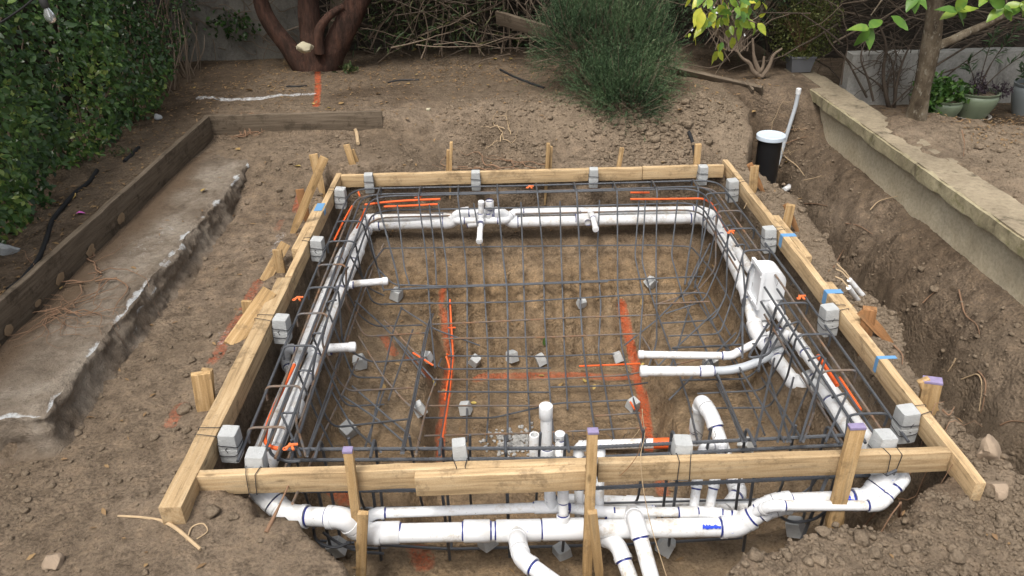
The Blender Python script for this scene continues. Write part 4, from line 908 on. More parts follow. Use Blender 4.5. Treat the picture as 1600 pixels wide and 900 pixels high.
# skimmer box
sk = thing('skimmer_box', 'white plastic skimmer box with a rounded hood and flange on the right pit edge', 'skimmer', (1.5, 3.75, -.45))
X0 = 1.437
prof = [(X0, -.076), (X0+.055, -.076)]+[(X0+.060+.072*math.sin(t), -.148+.072*math.cos(t)) for t in np.linspace(0, math.pi/2, 10)] + [(X0+.134, -.235), (X0+.134, -.252), (X0, -.252)]
def extr(prof, y0, y1, mi=0):
    mb = MB(); n = len(prof); v = [(a, y0, b) for a, b in prof]+[(a, y1, b) for a, b in prof]
    mb.add(v, [tuple(range(n)), tuple(range(2*n-1, n-1, -1))]+[(i, i+n, (i+1) % n+n, (i+1) % n) for i in range(n)], mi); return mb
SY = 3.745
extr(prof, SY-.07, SY+.07).build('hood', 'skimmer_white', sk, angle=30)
mb = extr([(X0+.006, -.2535), (X0+.122, -.2535), (X0+.110, -.39), (X0+.012, -.39)], SY-.062, SY+.062); mb.build('throat', 'skimmer_white', sk, angle=30)
mb = MB()
for c_, s_ in [((X0-.010, SY-.085, -.185), (.018, .022, .235)), ((X0-.010, SY+.085, -.185), (.018, .022, .235)), ((X0-.010, SY, -.078), (.018, .1475, .022)), ((X0-.010, SY, -.292), (.018, .1475, .022)), ((X0+.0015, SY, -.185), (.002, .1470, .1915))]: mb.box(c_, s_)
for yy, zz in ((-.085, -.28), (-.085, -.1), (.085, -.28), (.085, -.1), (0, -.293)): mb.tube([(X0-.018, SY+yy, zz), (X0-.0225, SY+yy, zz)], .005, 10)
fl = mb.build('flange', 'skimmer_white', sk, smooth=False)
mb = MB(); mb.tube([(1.50, 3.745, -.385), (1.50, 3.745, -.47)], .036, 20); mb.build('outlet', 'primer_blue', sk)
mb = MB(); mb.tube([P(1160, 560, -.45), P(1160, 480, -.35), P(1170, 425, -.12), P(1178, 410, -.09)], .006, 8); tag(mb.build('flexible_conduit', 'rebar_steel'), 'thin ribbed conduit rising along the flange of the skimmer', 'conduit')

# ------------------------------------------------------------ right trench: sump, conduits
p = P(1205, 212, .0); sb = thing('sump_canister', 'black cylinder with a round white lid standing in the trench', 'canister', (p[0], p[1], -.75))
mb = MB(); mb.lathe((p[0], p[1], 0), [(0, -.75), (.088, -.75), (.092, -.02), (.10, -.015), (.10, 0), (0, 0)], 32); mb.build('body', 'black_plastic', sb)
mb = MB(); mb.lathe((p[0], p[1], 0), [(.105, -.028), (.112, -.022), (.112, .006), (.106, .012), (.085, .012), (.08, .008), (0, .010)], 32); mb.build('lid', 'white_lid', sb)
mb = MB(); a = P(1248, 140, .25)
mb.tube([a, a+(-.005, -.01, -.12), a+(-.04, -.03, -.30), a+(-.09, -.06, -.55), a+(-.12, -.1, -.85)], .016, 14, fillet=.2); o = one('grey_conduit', mb, 'pvc_grey', 'bent grey conduit rising from the trench beside the black canister', 'conduit')
mb = MB(); mb.tube([a+(0, 0, -.035), a+(0, 0, .008), a+(0, 0, .012)], [.021, .021, .015], 14); c_ = mb.build('cap', 'pvc'); adopt(c_, o)
g12 = thing('trench_elbow', 'small white pipe elbow at the bottom of the dark end of the trench', 'pipe', P(1243, 294, -.6))
pipe_run(g12, [P(1225, 297, -.45), P(1238, 290, -.45), P(1254, 291, -.45)], .045)
for k, (a, b, lab) in enumerate([((1327, 437), (1364, 480), 'right of two slim white conduits sticking up behind the orange brown stake'), ((1326, 449), (1350, 482), 'left of two slim white conduits sticking up behind the orange brown stake')]):
    mb = MB(); a_ = P(*a, .02); b_ = P(*b, -.16); mb.tube([a_, b_+(b_-a_)*.3], .013, 14); o = one('white_conduit', mb, 'pvc', lab, 'conduit', 'slim white conduits')
    mb = MB(); mb.tube([a_, a_+(-.02, .05, .02), a_+(-.045, .07, .025)], .0035, 6); adopt(mb.build('wire_end', 'straw'), o)

# ------------------------------------------------------------ walls, fence and old boards
def wob_box(lo, hi, step, amp, seed, top_only=False):
    """box with subdivided, slightly uneven faces"""
    bm = bmesh.new(); bmesh.ops.create_cube(bm, size=1)
    for e in bm.verts: e.co = Vector([(lo[i]+hi[i])/2 + e.co[i]*(hi[i]-lo[i]) for i in range(3)])
    for ax in range(3):
        n = int((hi[ax]-lo[ax])/step)
        for k in range(1, n):
            pc = [0, 0, 0]; pn = [0, 0, 0]; pc[ax] = lo[ax]+(hi[ax]-lo[ax])*k/n; pn[ax] = 1
            bmesh.ops.bisect_plane(bm, geom=bm.verts[:]+bm.edges[:]+bm.faces[:], plane_co=pc, plane_no=pn)
    bm.normal_update()
    c = np.array([q.co for q in bm.verts]); nn = np.array([q.normal for q in bm.verts])
    d = amp*(vn(c[:, 0]*9+c[:, 2]*5, c[:, 1]*9+c[:, 2]*7, seed)+.6*vn(c[:, 0]*31+c[:, 2]*23, c[:, 1]*31-c[:, 2]*19, seed+1))
    for q, k, w in zip(bm.verts, d, nn): q.co += Vector(w)*k
    V_ = [tuple(q.co) for q in bm.verts]; bm.verts.index_update(); F_ = [[k.index for k in q.verts] for q in bm.faces]; bm.free()
    mb = MB(); mb.add(V_, F_); return mb
rw = thing('retaining_wall', 'low tan stone retaining wall with rough edged cap beside the service trench', 'wall', (2.8, 5, -.3))
wob_box((2.685, 1.2, -.45), (2.88, 7.15, .128), .06, .006, 3).build('wall', 'bed_wall', rw, angle=60)
wob_box((2.655, 1.2, .131), (2.905, 7.2, .20), .045, .008, 5).build('cap', 'cap_stone', rw, angle=60)
wob_box((2.634, 1.2, .118), (2.662, 7.2, .196), .025, .007, 9).build('cap_edge', 'cap_edge', rw, angle=60)
mb = wob_box((2.985, 6.47, -.3), (7.2, 6.62, .455), .12, .006, 13); one('concrete_wall', mb, 'back_concrete', 'grey concrete wall behind the potted plants at the right', 'wall')
mb = wob_box((-3.2, 7.98, -.1), (-1.86, 8.08, 1.9), .15, .008, 15); one('garden_wall', mb, 'dark_concrete', 'grey concrete panel behind the red barked tree at the left', 'wall')
fe = thing('wooden_fence', 'dark weathered board fence along the back of the garden', 'fence', (1.5, 8.3, 0))
k = 0; xx = -1.84
while xx < 6.9:
    w = random.uniform(.13, .15); mb = MB(); mb.box((xx+w/2, 8.3+random.uniform(-.006, .006), 1.05), (w-.006, .018, 2.1)); mb.build('fence_board', 'grey_fence', fe, smooth=False); xx += w; k += 1
for zz in (.45, 1.6): mb = MB(); mb.box((2.5, 8.33, zz), (8.8, .035, .09)); mb.build('rail', 'grey_fence', fe, smooth=False)
mb = MB(); mb.box((-3.42, 4.5, 1.0), (.02, 9, 2.2)); one('hedge_backing', mb, 'grey_fence', 'dark sheet added behind the clipped green hedge to stand for its inner shade', 'fence', smooth=False)  # dark backing sheet, stands in for the shaded inside of the hedge
def ob(p0, p1, h, t, label, mat='old_lumber', up=(0, 0, 1), **k): return tag(beam_obj('old_board', p0, p1, h, t, mat, up=up, warp=.003, **k), label, 'board')
b1 = ob((-2.215, 2.0, .163), (-2.205, 5.80, .165), .175, .036, 'long weathered edging board between the hedge and the old footing')
bb = P(593, 182, .25); ob((-2.23, 5.822, .175), (bb[0], 5.80+.03, .178), .15, .034, 'weathered edging board crossing at the far end of the old footing')
for yy, zz, a in [(2.95, .12, .07), (3.2, .115, .05), (3.42, .13, .08), (3.75, .12, .09), (4.15, .135, .09), (5.15, .15, .06), (2.75, .11, .05)]:
    mb = MB(); v = [( -2.1895, yy+a*.6*math.cos(t)*random.uniform(.7, 1.2), zz+a*.36*math.sin(t)*random.uniform(.7, 1.2)) for t in np.linspace(0, 6.28, 12)[:-1]]
    w_ = [(-2.1885, q[1]*.8+yy*.2, q[2]*.8+zz*.2) for q in v]
    mb.add(v+w_, [tuple(range(11, 22))]+[(i, (i+1) % 11, 11+(i+1) % 11, 11+i) for i in range(11)]); q = mb.build('torn_patch', 'torn_wood', smooth=False); adoptM(q, b1)
ob(ground(1048, 112, .02), ground(1192, 146, .02), .15, .032, 'long dark plank lying on the soil behind the green bush', up=(0, -.65, .75))
ob(ground(1166, 128, .045), ground(1176, 143, .045), .045, .02, 'short offcut lying across the long dark plank', up=(0, -.6, .8))
ob(Y(777, 27, 7.55), Y(872, 55, 6.95), .125, .035, 'split plank leaning against the dry vines left of the green bush', up=(0, -.3, 1))
ob(Y(530, -40, 8.0), Y(524, 52, 7.9), .14, .025, 'grey plank standing behind the red barked trunks', mat='old_lumber', up=(1, 0, 0))

# ------------------------------------------------------------ hedge
hg = thing('green_hedge', 'tall clipped hedge of small glossy leaves along the left edge', 'hedge', (-2.95, 4.5, .1))
def hedge_pts(n, y0, y1, dep0, dep1, zlo=.14, zhi=2.3):
    y = RNG.uniform(y0, y1, n); z = zlo + (zhi-zlo)*RNG.random(n)**1.15
    lum = .11*fbm(y*2.1, z*2.1, 120, 3)
    xs = -2.72 - .035*(y-4) + .16*ss(.1, .55, z) - .10*ss(1.0, 2.2, z) + lum - .16*ss(6.0, 7.0, y)
    x = xs - RNG.uniform(dep0, dep1, n)**1.0
    return np.stack([x, y, z], 1)
c = np.concatenate([hedge_pts(21000, 1.6, 6.6, 0, .13), hedge_pts(7000, 1.6, 6.9, .1, .38), hedge_pts(2600, 6.5, 8.0, 0, .4, .35)]); n = len(c)
keepm = (c[:, 1] < 6.0) | (RNG.random(n) < .75)
# ragged lower edge
keepm &= c[:, 2] > .16 + .14*fbm(c[:, 1]*3, c[:, 1]*0, 130, 3) + .35*ss(5.2, 6.8, c[:, 1])*RNG.random(n)
c = c[keepm]; n = len(c)
nrm = np.tile([.8, -.25, .55], (n, 1)) + .75*rnd_unit(n); dr = rnd_unit(n) + np.array([.25, -.1, -.15])
dr = dr - nrm*((dr*nrm).sum(1)/(nrm*nrm).sum(1))[:, None]
L_ = RNG.uniform(.030, .058, n); Vl, Fl = blades(c, dr, nrm, L_, L_*RNG.uniform(.48, .62, n), .14, .12)
tone = np.clip(.35+.35*vn(c[:, 1]*2.6, c[:, 2]*2.6, 140)+RNG.normal(.04, .22, n)+.3*(RNG.random(n) < .07), 0, 1); tone[c[:, 1] > 6.2] *= .6
fast_mesh('foliage', Vl, Fl, 'hedge_leaf', hg, rnd=np.repeat(tone, 8), smooth=True)
mb = MB()
for k in range(70):
    y0 = random.uniform(1.8, 7.7); p0 = np.array((-2.95-random.uniform(0, .2)-.03*(y0-4), y0, .12)); pts = [p0]
    for j in range(6): pts.append(pts[-1]+np.array((random.uniform(-.04, .09), random.uniform(-.12, .12), random.uniform(.15, .3))))
    mb.tube(pts, [random.uniform(.007, .016), .003], 5)
for k in range(60):
    y0 = random.uniform(4.8, 7.6); p0 = np.array((-2.78-random.uniform(0, .2), y0, .2)); q = p0+(random.uniform(-.1, .15), random.uniform(-.4, .4), random.uniform(.2, .8))
    mb.tube([p0, (p0+q)/2+(random.uniform(-.08, .12), random.uniform(-.1, .1), .05), q], [.006, .002], 5, fillet=.1)
mb.build('stems', 'twig', hg)

# ------------------------------------------------------------ red barked tree, its crown, and the other trees
def bark_tube(mb, pts, rad, n=14, seed=0, amp=.12, fl=.3):
    p = rounded([np.array(q, float) for q in pts], fl, 4)
    L = np.cumsum([0]+[np.linalg.norm(b-a) for a, b in zip(p[:-1], p[1:])]); t = np.arange(0, L[-1], .035)
    q = np.stack([np.interp(t, L, [w[i] for w in p]) for i in range(3)], 1); r = np.interp(t/L[-1], np.linspace(0, 1, len(rad)), rad)
    st = sum(len(v) for v in mb.v); mb.tube(q, r, n)
    v = mb.v[-1].reshape(-1, 3)
    for i in range(len(q)):
        sl_ = slice(i*n, (i+1)*n); th = np.arange(n)/n*6.28
        k = 1+amp*(vn(np.cos(th)*2.2+seed, np.sin(th)*2.2+t[i]*1.2, seed)+.6*vn(np.cos(th)*5+t[i]*2, np.sin(th)*5+seed, seed+3)+.35*vn(th*6, t[i]*14+0*th, seed+9))
        v[sl_] = q[i] + (v[sl_]-q[i])*k[:, None]
def crown(parent, boxes, n, L, mat, name='crown', tone=.5):
    cs = np.concatenate([np.array(b[:3]) + rnd_unit(int(n*b[6]))*np.array(b[3:6])*(RNG.random((int(n*b[6]), 1))**.4) for b in boxes]); k = len(cs)
    Lk = RNG.uniform(.7, 1.3, k)*L; Vc, Fc = blades(cs, rnd_unit(k, -.3), rnd_unit(k, .9), Lk, Lk*.45)
    fast_mesh(name, Vc, Fc, mat, parent, rnd=np.repeat(np.clip(RNG.normal(tone, .25, k), 0, 1), 8))
t = thing('red_barked_tree', 'multi stemmed tree with dark red bark above the bare soil at the back', 'tree', (-1.7, 7.45, .25))
ty = 7.45
mb = MB()
bark_tube(mb, [Y(482, 112, ty), Y(466, 95, ty), Y(447, 68, ty), Y(427, 45, ty), Y(411, 18, ty), Y(405, -8, ty), Y(385, -120, ty), Y(330, -300, ty)], [.095, .08, .07, .06, .055, .055, .055, .05], seed=2, amp=.2)
bark_tube(mb, [Y(500, 110, ty+.02), Y(494, 75, ty+.05), Y(487, 50, ty+.08), Y(484, 15, ty+.1), Y(480, -30, ty+.1), Y(470, -250, ty+.2)], [.14, .10, .08, .075, .07, .06], seed=4, amp=.2)
bark_tube(mb, [Y(508, 110, ty+.02), Y(522, 76, ty+.02), Y(536, 48, ty), Y(552, 14, ty), Y(578, -40, ty), Y(650, -260, ty)], [.14, .115, .10, .09, .085, .07], seed=6, amp=.2)
bark_tube(mb, [Y(499, 82, ty-.10), Y(497, 58, ty-.12), Y(500, 42, ty-.12), Y(516, 22, ty-.1), Y(540, 8, ty-.06)], [.06, .05, .04, .035, .03], seed=8)
mb.build('trunk', 'bark_red', t, angle=80)
crown(t, [(-2.2, 7.8, 2.6, 1.9, 1.2, 1.0, .8), (-.2, 8.0, 2.5, 2.0, 1.2, .9, .8), (1.4, 8.2, 2.4, 1.4, 1.0, .8, .6)], 6000, .14, 'canopy_leaf')
lt = thing('citrus_tree', 'citrus tree with mottled brown trunk and yellow green hanging leaves', 'tree', (3.08, 5.41, .1))
ly_ = 5.45; mb = MB()
bark_tube(mb, [Y(1428, 196, ly_), Y(1434, 170, ly_), Y(1446, 110, ly_), Y(1457, 55, ly_), Y(1462, 0, ly_), Y(1466, -80, ly_), Y(1440, -190, ly_)], [.075, .058, .066, .055, .050, .045, .04], seed=12, amp=.07)
mb.build('trunk', 'bark_grey', lt, angle=80); mb = MB()
bark_tube(mb, [Y(1452, 75, ly_), Y(1480, 66, ly_), Y(1512, 50, ly_+.1), Y(1560, 30, ly_+.15), Y(1640, -20, ly_+.2)], [.035, .03, .027, .022, .015], seed=14)
bark_tube(mb, [Y(1466, -80, ly_), Y(1380, -150, 5.1), Y(1260, -120, 4.6), Y(1160, -60, 4.25), Y(1125, -5, 4.05)], [.05, .035, .02, .012, .006], n=8, seed=16)
bark_tube(mb, [Y(1462, -60, ly_), Y(1420, -60, 5.0), Y(1385, -10, 4.5), Y(1358, 28, 4.3)], [.03, .015, .008, .003], n=7, seed=18)
bark_tube(mb, [Y(1466, -50, ly_), Y(1490, -60, 5.0), Y(1500, -20, 4.5), Y(1498, 12, 4.3)], [.03, .015, .008, .003], n=7, seed=19)
bark_tube(mb, [Y(1466, -70, ly_), Y(1540, -70, 4.9), Y(1575, -20, 4.4), Y(1572, 8, 4.3)], [.03, .015, .008, .003], n=7, seed=20)
mb.build('limbs', 'bark_grey', lt, angle=80)
crown(lt, [(3.6, 6.0, 2.25, 1.5, 1.1, .65, 1)], 4200, .11, 'citrus_leaf', tone=.25)
# hanging sprays
mb = MB(); lc, ld, ll, lr = [], [], [], []
def leafpx(u, v, du, dv, Lp, yy, tn):
    p = Y(u, v, yy); q = Y(u+du, v+dv, yy+random.uniform(-.05, .05)); lc.append(p); ld.append(q-p); ll.append(Lp*4.2/1200*.98); lr.append(tn)
yl = 4.05; root = Y(1125, -5, 4.05)
for px in [[(1125, -5), (1112, 15), (1085, 40), (1068, 58)], [(1125, -5), (1130, 20), (1122, 45), (1115, 62), (1108, 75)], [(1122, 45), (1108, 62), (1101, 70)], [(1130, -5), (1138, 10), (1145, 30), (1150, 55), (1145, 70)], [(1118, 40), (1124, 58), (1118, 78)], [(1150, -5), (1158, 15), (1172, 35), (1190, 22)], [(1165, 30), (1180, 35), (1187, 40)], [(1140, 22), (1152, 12), (1165, 2)], [(1110, -10), (1098, 5), (1095, 15)], [(1128, 60), (1133, 85), (1140, 95)]]:
    mb.tube([Y(u, v, yl+random.uniform(-.06, .06)) for u, v in px], [.004, .0018], 5, fillet=.05)
for u, v, du, dv, Lp, tn in [(1095, 12, -8, 25, 26, .85), (1098, 18, -6, 24, 26, .9), (1108, 18, 6, 22, 24, .95), (1090, 14, -6, 25, 26, .55), (1100, 40, -12, 14, 22, .8), (1084, 52, 2, 14, 14, 1.), (1085, 58, 3, 14, 15, .9), (1124, 68, 1, 16, 17, .85), (1117, 80, -4, 22, 22, .75), (1119, 80, 0, 17, 17, .8), (1122, 80, 8, 14, 17, .8), (1130, 76, 6, 4, 8, .9),
        (1144, 58, 0, 20, 20, .75), (1138, 46, 0, 16, 17, .6), (1136, 20, 2, 18, 20, .9), (1152, 16, 10, 8, 22, .4), (1158, 18, 12, 12, 20, .35), (1150, 42, -10, 5, 14, .5), (1158, 40, -2, 12, 13, .5), (1166, 6, 2, 12, 14, .95), (1170, 2, 10, 3, 12, .95), (1184, 36, 12, 16, 20, .75), (1186, 26, 8, -4, 10, .85), (1178, 44, 0, 14, 14, .5), (1110, -3, -4, 16, 18, .6), (1128, -4, 2, 10, 14, .9), (1140, -2, 8, 8, 16, .5), (1155, -2, 10, 6, 18, .45), (1098, -6, -12, 12, 22, .85), (1076, -3, -4, 14, 18, .85), (1073, 55, -5, 6, 8, .55), (1078, 52, -2, 6, 8, .7), (1150, 30, 5, 12, 16, .55), (1163, 28, 3, 14, 16, .5), (1172, 12, -2, 12, 14, .4), (1160, -6, 12, 4, 16, .3), (1176, -8, 6, 14, 18, .3), (1104, 28, -6, 16, 20, .6), (1128, 30, -4, 14, 16, .5), (1142, 40, 3, 14, 15, .55)]: leafpx(u, v, du, dv, Lp*1.1, yl+random.uniform(-.12, .12), tn)
for cx_, cy_, sprays in [(1358, 44, [(-18, 0), (-15, 20), (0, 24), (10, 18), (8, -6)]), (1392, 25, [(10, 9)]), (1496, 18, [(8, -20), (24, 0), (20, 12), (-18, 8), (-20, -4), (22, -4), (4, 10)]), (1568, 12, [(-22, 18), (10, 14), (20, 6), (-10, -8), (28, -6)]), (1592, 8, [(6, 10), (12, 4), (-8, 12)]), (1540, -8, [(-6, 12), (10, 10)]), (1430, -8, [(-6, 12), (10, 10), (0, 14)])]:
    for du, dv in sprays: leafpx(cx_, cy_, du, dv, random.uniform(26, 36), 4.3+random.uniform(-.05, .05), random.uniform(.25, .62))
for k in range(46): leafpx(random.gauss(1133, 24), random.gauss(14, 16), random.gauss(0, 8), random.uniform(6, 18), random.uniform(13, 24), yl+random.uniform(-.2, .3), random.uniform(.15, .8))
lc = np.array(lc); ld = np.array(ld); k = len(lc); up = np.tile([0, -.8, .6], (k, 1))+.6*rnd_unit(k)
Vc, Fc = leaves_hi(lc, ld, up, np.array(ll), np.array(ll)*.50); fast_mesh('foliage', Vc, Fc, 'citrus_leaf', lt, rnd=np.clip(np.repeat(lr, 27)+RNG.normal(0, .05, 27*len(lr)), 0, 1), smooth=True)
mb.build('twigs', 'twig', lt)
mb = MB()
for u, v in [(1116, 12), (1120, 20), (1082, 47), (1102, 43), (1124, 40), (1163, 55), (1126, 34)]:
    p = Y(u, v, yl)
    for j in range(4): q = rnd_unit(1)[0]*.008; mb.tube([p, p+q*.6, p+q], [.001, .003, .001], 5)
mb.build('blossom', 'skimmer_white', lt)

# ------------------------------------------------------------ shrubs
def sprig_shrub(name, label, base, blobs, nsp, mat, nl=.017, tone=.45, cat='shrub', seed=1):
    th = thing(name, label, cat, base); g = np.random.default_rng(seed); base = np.array(base); mb = MB(); cc, dd, rr = [], [], []
    for (bx, by, bz, ex, ey_, ez, share) in blobs:
        c0 = np.array((bx, by, bz)); e0 = np.array((ex, ey_, ez)); k = int(nsp*share)
        q = g.normal(size=(k, 3)); q[:, 2] = np.abs(q[:, 2])*1.0-.25*(g.random(k) < .35); q /= np.linalg.norm(q, axis=1, keepdims=True)
        rad = (.45+.50*g.random(k)**.7)*(1+.16*vn(q[:, 0]*3.1+bx, q[:, 1]*3.1+q[:, 2]*2.3, seed))
        p0 = c0+q*e0*rad[:, None]
        out = q*e0; out /= np.linalg.norm(out, axis=1, keepdims=True)
        low = np.clip(1-q[:, 2]*2.2, 0, 1)[:, None]
        dr = out*(.55+.5*low)+np.array([0, 0, .75])*(1-.75*low)+g.normal(0, .22, (k, 3)); dr /= np.linalg.norm(dr, axis=1, keepdims=True)
        Ls = g.uniform(.12, .26, k); bend = g.normal(0, .14, (k, 3))-np.array([0, 0, .30])*low
        for i in range(0, k, 14): mb.tube([base+g.normal(0, .05, 3)*(1, 1, 0), (base+p0[i])/2+g.normal(0, .05, 3), p0[i], p0[i]+dr[i]*Ls[i]], [.007, .005, .003, .0012], 5)
        m_ = 24; t = np.linspace(.02, 1, m_)[None, :, None]
        pos = p0[:, None]+(dr[:, None]*t+bend[:, None]*t*t)*Ls[:, None, None]; ax = dr[:, None]+2*bend[:, None]*t; ax /= np.linalg.norm(ax, axis=2, keepdims=True)
        w = g.normal(size=pos.shape); w -= ax*(w*ax).sum(2, keepdims=True); w /= np.linalg.norm(w, axis=2, keepdims=True)
        cc.append(pos.reshape(-1, 3)); dd.append((ax*.8+w*.7).reshape(-1, 3))
        clump = tone+.28*vn(p0[:, 0]*6, p0[:, 1]*6+p0[:, 2]*7, seed+5)+g.normal(0, .10, k)
        rr.append(np.clip(clump[:, None]+.05+.42*(t[0, :, 0]-.5)[None]+g.normal(0, .08, (k, m_)), 0, 1).ravel())
    c = np.concatenate(cc); d = np.concatenate(dd); r = np.concatenate(rr); d /= np.linalg.norm(d, axis=1, keepdims=True)
    keep = c[:, 2] > terr(c[:, 0], c[:, 1], False)-.02; c, d, r = c[keep], d[keep], r[keep]; k = len(c)
    w = np.cross(d, g.normal(size=(k, 3))); w /= np.linalg.norm(w, axis=1, keepdims=True); ln = g.uniform(.7, 1.3, k)[:, None]*nl
    V = np.stack([c-w*.0011, c+w*.0011, c+d*ln*.7+w*.0015, c+d*ln, c+d*ln*.7-w*.0015], 1).reshape(-1, 3); b = np.arange(k)[:, None]*5
    fast_mesh('foliage', V, b+np.array([[0, 1, 2, 3, 4]]), mat, th, rnd=np.repeat(r, 5)); mb.build('stems', 'twig', th); return th
sprig_shrub('rosemary_bush', 'large dense green rosemary bush spilling over the soil bank', (.88, 6.50, .22), [(.90, 6.55, .45, .48, .42, .72, .42), (1.12, 6.42, .45, .36, .34, .60, .20), (.98, 6.12, .24, .36, .24, .34, .20), (1.03, 5.98, .16, .26, .20, .26, .12), (1.24, 6.25, .30, .22, .2, .28, .06), (.62, 6.45, .55, .26, .25, .42, .10)], 4700, 'rosemary_leaf', .019, .40, seed=3)
sprig_shrub('rosemary_bush', 'darker leggy rosemary bush with bare twisted stems behind the citrus leaves', (2.15, 7.05, .40), [(2.15, 7.15, .85, .52, .4, .62, 1)], 2400, 'rosemary_leaf', .021, .30, seed=9)
mb = MB()
for px in [[(1190, 120), (1202, 105), (1208, 85), (1222, 76)], [(1190, 120), (1176, 112), (1172, 98), (1160, 92), (1152, 80)], [(1180, 116), (1192, 108), (1194, 88)], [(1186, 112), (1178, 92), (1176, 60)]]:
    mb.tube([Y(u, v, 6.75+.002*i) for i, (u, v) in enumerate(px)], [.022, .010], 8, fillet=.08)
ks = mb.build('bare_stems', 'twig'); adopt(ks, [o for o in COL.objects if o.name == 'rosemary_bush.001'][0])
def leaf_shrub(parent, c0, ext, n, L, mat, wd=.5, tone=.5, upb=.6, name='foliage'):
    c = np.array(c0)+rnd_unit(n)*np.array(ext)*(RNG.random((n, 1))**.45); Lk = RNG.uniform(.7, 1.25, n)*L
    Vc, Fc = blades(c, rnd_unit(n, .3), rnd_unit(n, upb), Lk, Lk*wd); return fast_mesh(name, Vc, Fc, mat, parent, rnd=np.repeat(np.clip(RNG.normal(tone, .25, n), 0, 1), 8))
pp = P(1250, 112, .205); pb = thing('planter_box', 'small grey plastic planter with a twiggy shrub standing on the end of the wall cap', 'planter', (pp[0], pp[1], .205))
def frustum(c, w0, d0, w1, d1, h, lip=.012):
    mb = MB(); v = []
    for (w, d, zz) in [(w0, d0, 0), (w1, d1, h), (w1+lip, d1+lip, h), (w1+lip, d1+lip, h+lip*1.4), (w1-.01, d1-.01, h+lip*1.4), (w1-.02, d1-.02, h*.75)]:
        v += [(c[0]-w/2, c[1]-d/2, c[2]+zz), (c[0]+w/2, c[1]-d/2, c[2]+zz), (c[0]+w/2, c[1]+d/2, c[2]+zz), (c[0]-w/2, c[1]+d/2, c[2]+zz)]
    mb.add(v, [(i*4+j, i*4+(j+1) % 4, (i+1)*4+(j+1) % 4, (i+1)*4+j) for i in range(5) for j in range(4)]+[(3, 2, 1, 0), (20, 21, 22, 23)]); return mb
frustum((pp[0], pp[1]+.05, .205), .17, .15, .21, .19, .125).build('box', 'planter_grey', pb, smooth=False)
leaf_shrub(pb, (pp[0]+.02, pp[1]+.1, .58), (.34, .24, .34), 4200, .026, 'box_leaf'); leaf_shrub(pb, (pp[0], pp[1]+.04, .355), (.16, .13, .04), 420, .022, 'box_leaf', tone=.85)
mb = MB()
for i in range(46):
    a = random.uniform(0, 6.28); q = np.array((pp[0], pp[1]+.05, .33)); mb.tube([q, q+(math.cos(a)*.1, math.sin(a)*.08, .18), q+(math.cos(a)*.22, math.sin(a)*.18, random.uniform(.3, .5))], [.004, .0015], 4, fillet=.08)
mb.build('stems', 'root', pb)
frustum((pp[0]-.22, pp[1]+.18, .19), .2, .2, .24, .24, .11)
def pot(px, yy, r, h, mat, label, saucer=True, n=28):
    c = Y(*px, yy); z0 = float(terr(c[0], c[1]))-.005; th = thing('plant_pot', label, 'pot', (c[0], c[1], z0))
    mb = MB(); s0 = .012 if saucer else 0
    mb.lathe((c[0], c[1], z0+s0), [(0, 0), (r*.62, 0), (r*.72, h*.15), (r*.93, h*.52), (r*1.0, h*.74), (r*.97, h*.86), (r*.93, h*.90), (r*1.0, h*.94), (r*1.02, h), (r*.92, h), (r*.86, h*.88), (0, h*.86)], n); mb.build('vessel', mat, th)
    mb = MB(); mb.lathe((c[0], c[1], z0+s0), [(r*.87, h*.885), (r*.4, h*.91), (0, h*.92)], 16); mb.build('potting_soil', 'soil', th)
    if saucer: mb = MB(); mb.lathe((c[0], c[1], z0), [(0, 0), (r*.78, 0), (r*.9, .022), (r*.86, .024), (r*.74, .010), (0, .010)], n); mb.build('saucer', 'saucer', th)
    return th, np.array((c[0], c[1], z0+h))
p1, q1 = pot((1472, 170), 6.08, .145, .17, 'glaze_green', 'low green glazed pot holding a bright succulent behind the citrus trunk', False)
leaf_shrub(p1, q1+(-.08, -.03, .07), (.21, .14, .13), 520, .05, 'succulent_leaf', .55, .5); leaf_shrub(p1, q1+(.15, -.02, .01), (.09, .09, .09), 130, .05, 'succulent_leaf', .55, .55); leaf_shrub(p1, q1+(-.16, -.08, -.07), (.07, .07, .10), 120, .05, 'succulent_leaf', .55, .4)
p2, q2 = pot((1521, 168), 6.08, .165, .205, 'glaze_green', 'wide olive green glazed pot on a saucer with dark rosettes and a lanky plant')
leaf_shrub(p2, q2+(.0, -.01, .04), (.13, .1, .05), 260, .032, 'dark_leaf', .3); leaf_shrub(p2, q2+(.19, -.02, .02), (.09, .08, .06), 170, .032, 'dark_leaf', .3); leaf_shrub(p2, q2+(-.02, 0, .13), (.04, .04, .05), 60, .03, 'dark_leaf', .3)
mb = MB(); tips = []
for dx, dz, dy in [(.36, .36, .0), (.16, .40, .05), (.02, .46, .03), (-.14, .25, .02), (.25, .55, .06)]:
    pts = [q2+(0, 0, -.02), q2+(dx*.35, dy, dz*.45), q2+(dx, dy, dz)]; mb.tube(pts, [.005, .003], 6, fillet=.1); tips += [(pts[1]+(pts[2]-pts[1])*f, pts[2]-pts[1]) for f in np.linspace(.3, 1, 11)]
mb.build('stems', 'dark_twig', p2)
cc = np.array([a for a, b in tips]*2); dd = np.array([b for a, b in tips]*2); dd = dd/np.linalg.norm(dd, axis=1, keepdims=True)+1.1*rnd_unit(len(dd)); k = len(cc)
Vc, Fc = blades(cc, dd, rnd_unit(k, 1), RNG.uniform(.06, .10, k), np.full(k, .014), .1); fast_mesh('foliage', Vc, Fc, 'oleander_leaf', p2, rnd=np.repeat(RNG.random(k), 8))
p3, q3 = pot((1604, 160), 6.10, .13, .26, 'glaze_grey', 'tall blue grey pot cut off by the right edge', False)
leaf_shrub(p3, q3+(0, 0, .1), (.12, .12, .12), 200, .05, 'oleander_leaf')

